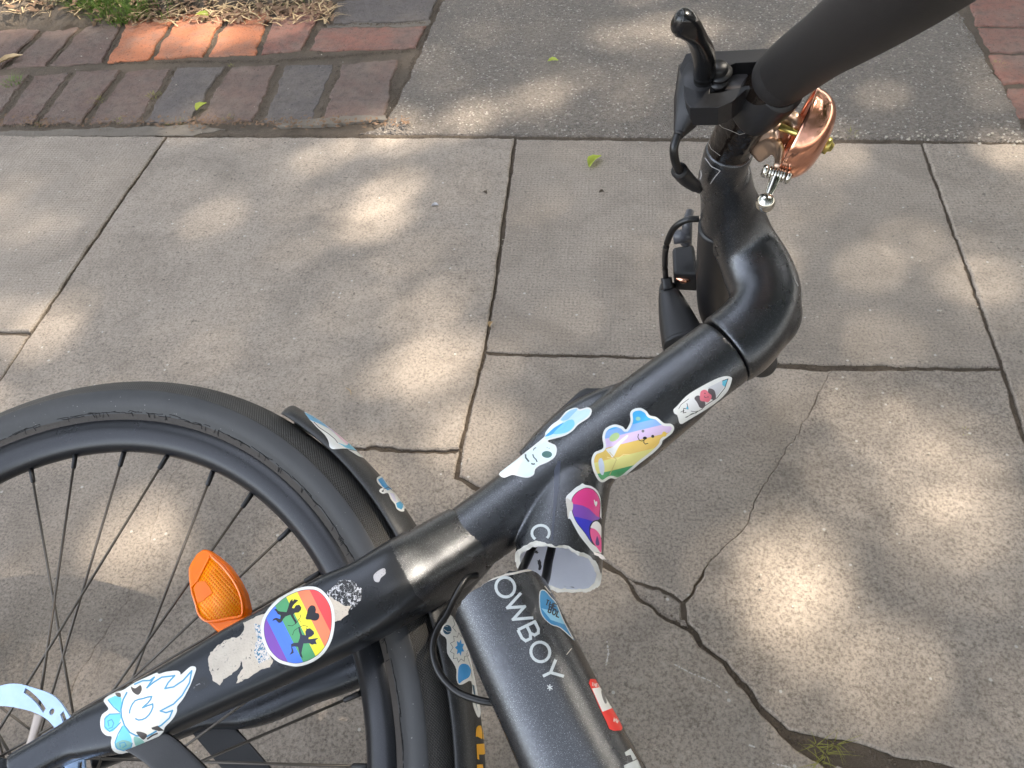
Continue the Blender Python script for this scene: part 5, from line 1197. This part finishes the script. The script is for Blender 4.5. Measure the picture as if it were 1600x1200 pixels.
ly += letters('THE', T4([(585, 497)])[0], 6.5, 8, 4.6, 1.7, (.9, .44), (.30, -.95), KK) + letters('BOL', T4([(597, 527)])[0], 7.5, 9, 5.2, 1.9, (.88, .46), (.30, -.95), KK)
decal('sticker', 'down', so_, ly, 'blue and white sticker with black capitals at the torn edge', basecol=W_, grid=2.6)
rb = T4([(768, 822), (790, 822), (812, 860), (830, 895), (858, 940), (885, 985), (906, 1030), (900, 1040), (870, 1043), (850, 1035), (835, 1000), (810, 950), (785, 890), (762, 840)])
RD = col((226, 48, 40))
ly = [(W_, T4([(775, 862), (812, 858), (862, 945), (820, 962)]), None)] + letters('THES', T4([(778, 845)])[0], 3.4, 5, 2.4, .7, (.97, .22), (.1, -.99), W_) + letters('WW', T4([(872, 996)])[0], 4.6, 6, 3.4, .8, (.9, .43), (.3, -.95), W_) + [(col((110, 110, 112)), smoothc(T4([(815, 870), (826, 885), (838, 920), (830, 925), (818, 895)])), None)]
decal('sticker', 'down', rb, ly, 'red and white name badge sticker', basecol=RD)
LG = col((198, 202, 200), .45, 'letter_grey')
cs = T4([(408, 430), (465, 525), (510, 620), (557, 706), (604, 792)])
ly = []
for ch, c0, wd_ in zip('OWBOY', cs, (31, 36, 26, 31, 29)): ly += letters(ch, c0, 0, 29, wd_, 4.6, dT, uT, LG)
ly += letters('*', T4([(598, 857)])[0], 0, 11, 11, 1.6, dT, uT, LG)
decal('lettering', 'down', [(750, 890), (900, 890), (900, 1090), (750, 1090)], ly, 'pale capital letters OWBOY along the tube', noBase=True)
decal('lettering', 'head', [(820, 800), (870, 800), (870, 870), (820, 870)], letters('C', (845, 833), 0, 27, 24, 4.2, (.1, .995), (.995, -.1), LG), 'pale capital letter C above the tear', noBase=True)
decal('lettering', 'down', [(960, 1160), (1010, 1160), (1010, 1200), (960, 1200)], [(LG, T4([(915, 1135), (940, 1118), (965, 1160), (950, 1170), (940, 1145), (920, 1150)]), None), (LG, T4([(912, 1190), (968, 1165), (985, 1200), (915, 1210)]), None)], 'pale cropped lettering at the bottom of the tube', noBase=True)
# chipped paint lip along the upper edge of the torn tube and scratches
CHP = col((214, 206, 194), .7, 'chipped_lip')
def scr(target, pl, wd=1.2, m_=None): decal('scratch', target, [(min(p[0] for p in pl) - 4, min(p[1] for p in pl) - 4), (max(p[0] for p in pl) + 4, min(p[1] for p in pl) - 4), (max(p[0] for p in pl) + 4, max(p[1] for p in pl) + 4), (min(p[0] for p in pl) - 4, max(p[1] for p in pl) + 4)], [(m_ or CHP, stroke(pl, wd), None)], noBase=True, lift=.0002)
scr('down', T4([(285, 398), (300, 406), (330, 402), (360, 392), (400, 378), (440, 372), (490, 360), (520, 356)]), 3.4)
scr('down', T4([(170, 455), (180, 450)]), 1.5)
scr('down', T4([(668, 718), (690, 690)]), 1.0); scr('down', T4([(575, 425), (590, 445), (602, 455)]), 1.6)
Z1 = lambda l: Z(960, 0, 2.963, l)
for pl, w_ in ((Z1([(470, 560), (500, 590), (530, 600), (580, 622), (620, 612), (700, 598), (740, 570)]), 1.0), (Z1([(540, 470), (545, 530), (575, 580), (610, 610)]), .8), (Z1([(430, 650), (450, 690), (490, 720)]), .8)): scr('bar', pl, w_ * .7, col((150, 145, 138), .5, 'tape_edge'))
for pl, w_ in ((Z1([(420, 730), (450, 770), (490, 790), (465, 820), (445, 850)]), 1.4), (Z1([(400, 790), (405, 810), (398, 830)]), 1.6), (Z1([(520, 740), (560, 750), (590, 740)]), 1.6)): scr('stem', pl, w_, col((170, 168, 168), .5, 'scratch_grey'))
scr('stem', [(1240, 432), (1243, 440), (1247, 447)], 1.8, col((150, 148, 146), .5, 'scratch_mid'))
scr('stem', [(1117, 386), (1119, 394), (1122, 401)], 2.2, K_)
for x, y in ((948, 617), (953, 614), (979, 617), (985, 609), (987, 604), (1002, 594)): scr('head', [(x, y), (x + 2, y - 1.2)], 1.6, K_)
for x, y in ((845, 700),): pass
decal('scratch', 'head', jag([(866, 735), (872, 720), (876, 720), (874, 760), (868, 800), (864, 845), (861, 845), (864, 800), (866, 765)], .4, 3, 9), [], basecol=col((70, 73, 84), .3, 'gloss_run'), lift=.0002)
for o_ in list(COL.objects):
    if o_.name.split('.')[0] in ('scratch', 'scuff', 'bead_crack') and o_.type == 'MESH' and not o_.data.polygons: bpy.data.objects.remove(o_)
for o_ in COL.objects:
    if o_.name.startswith('paving_slab') or o_.name.startswith('paving_brick'): pass
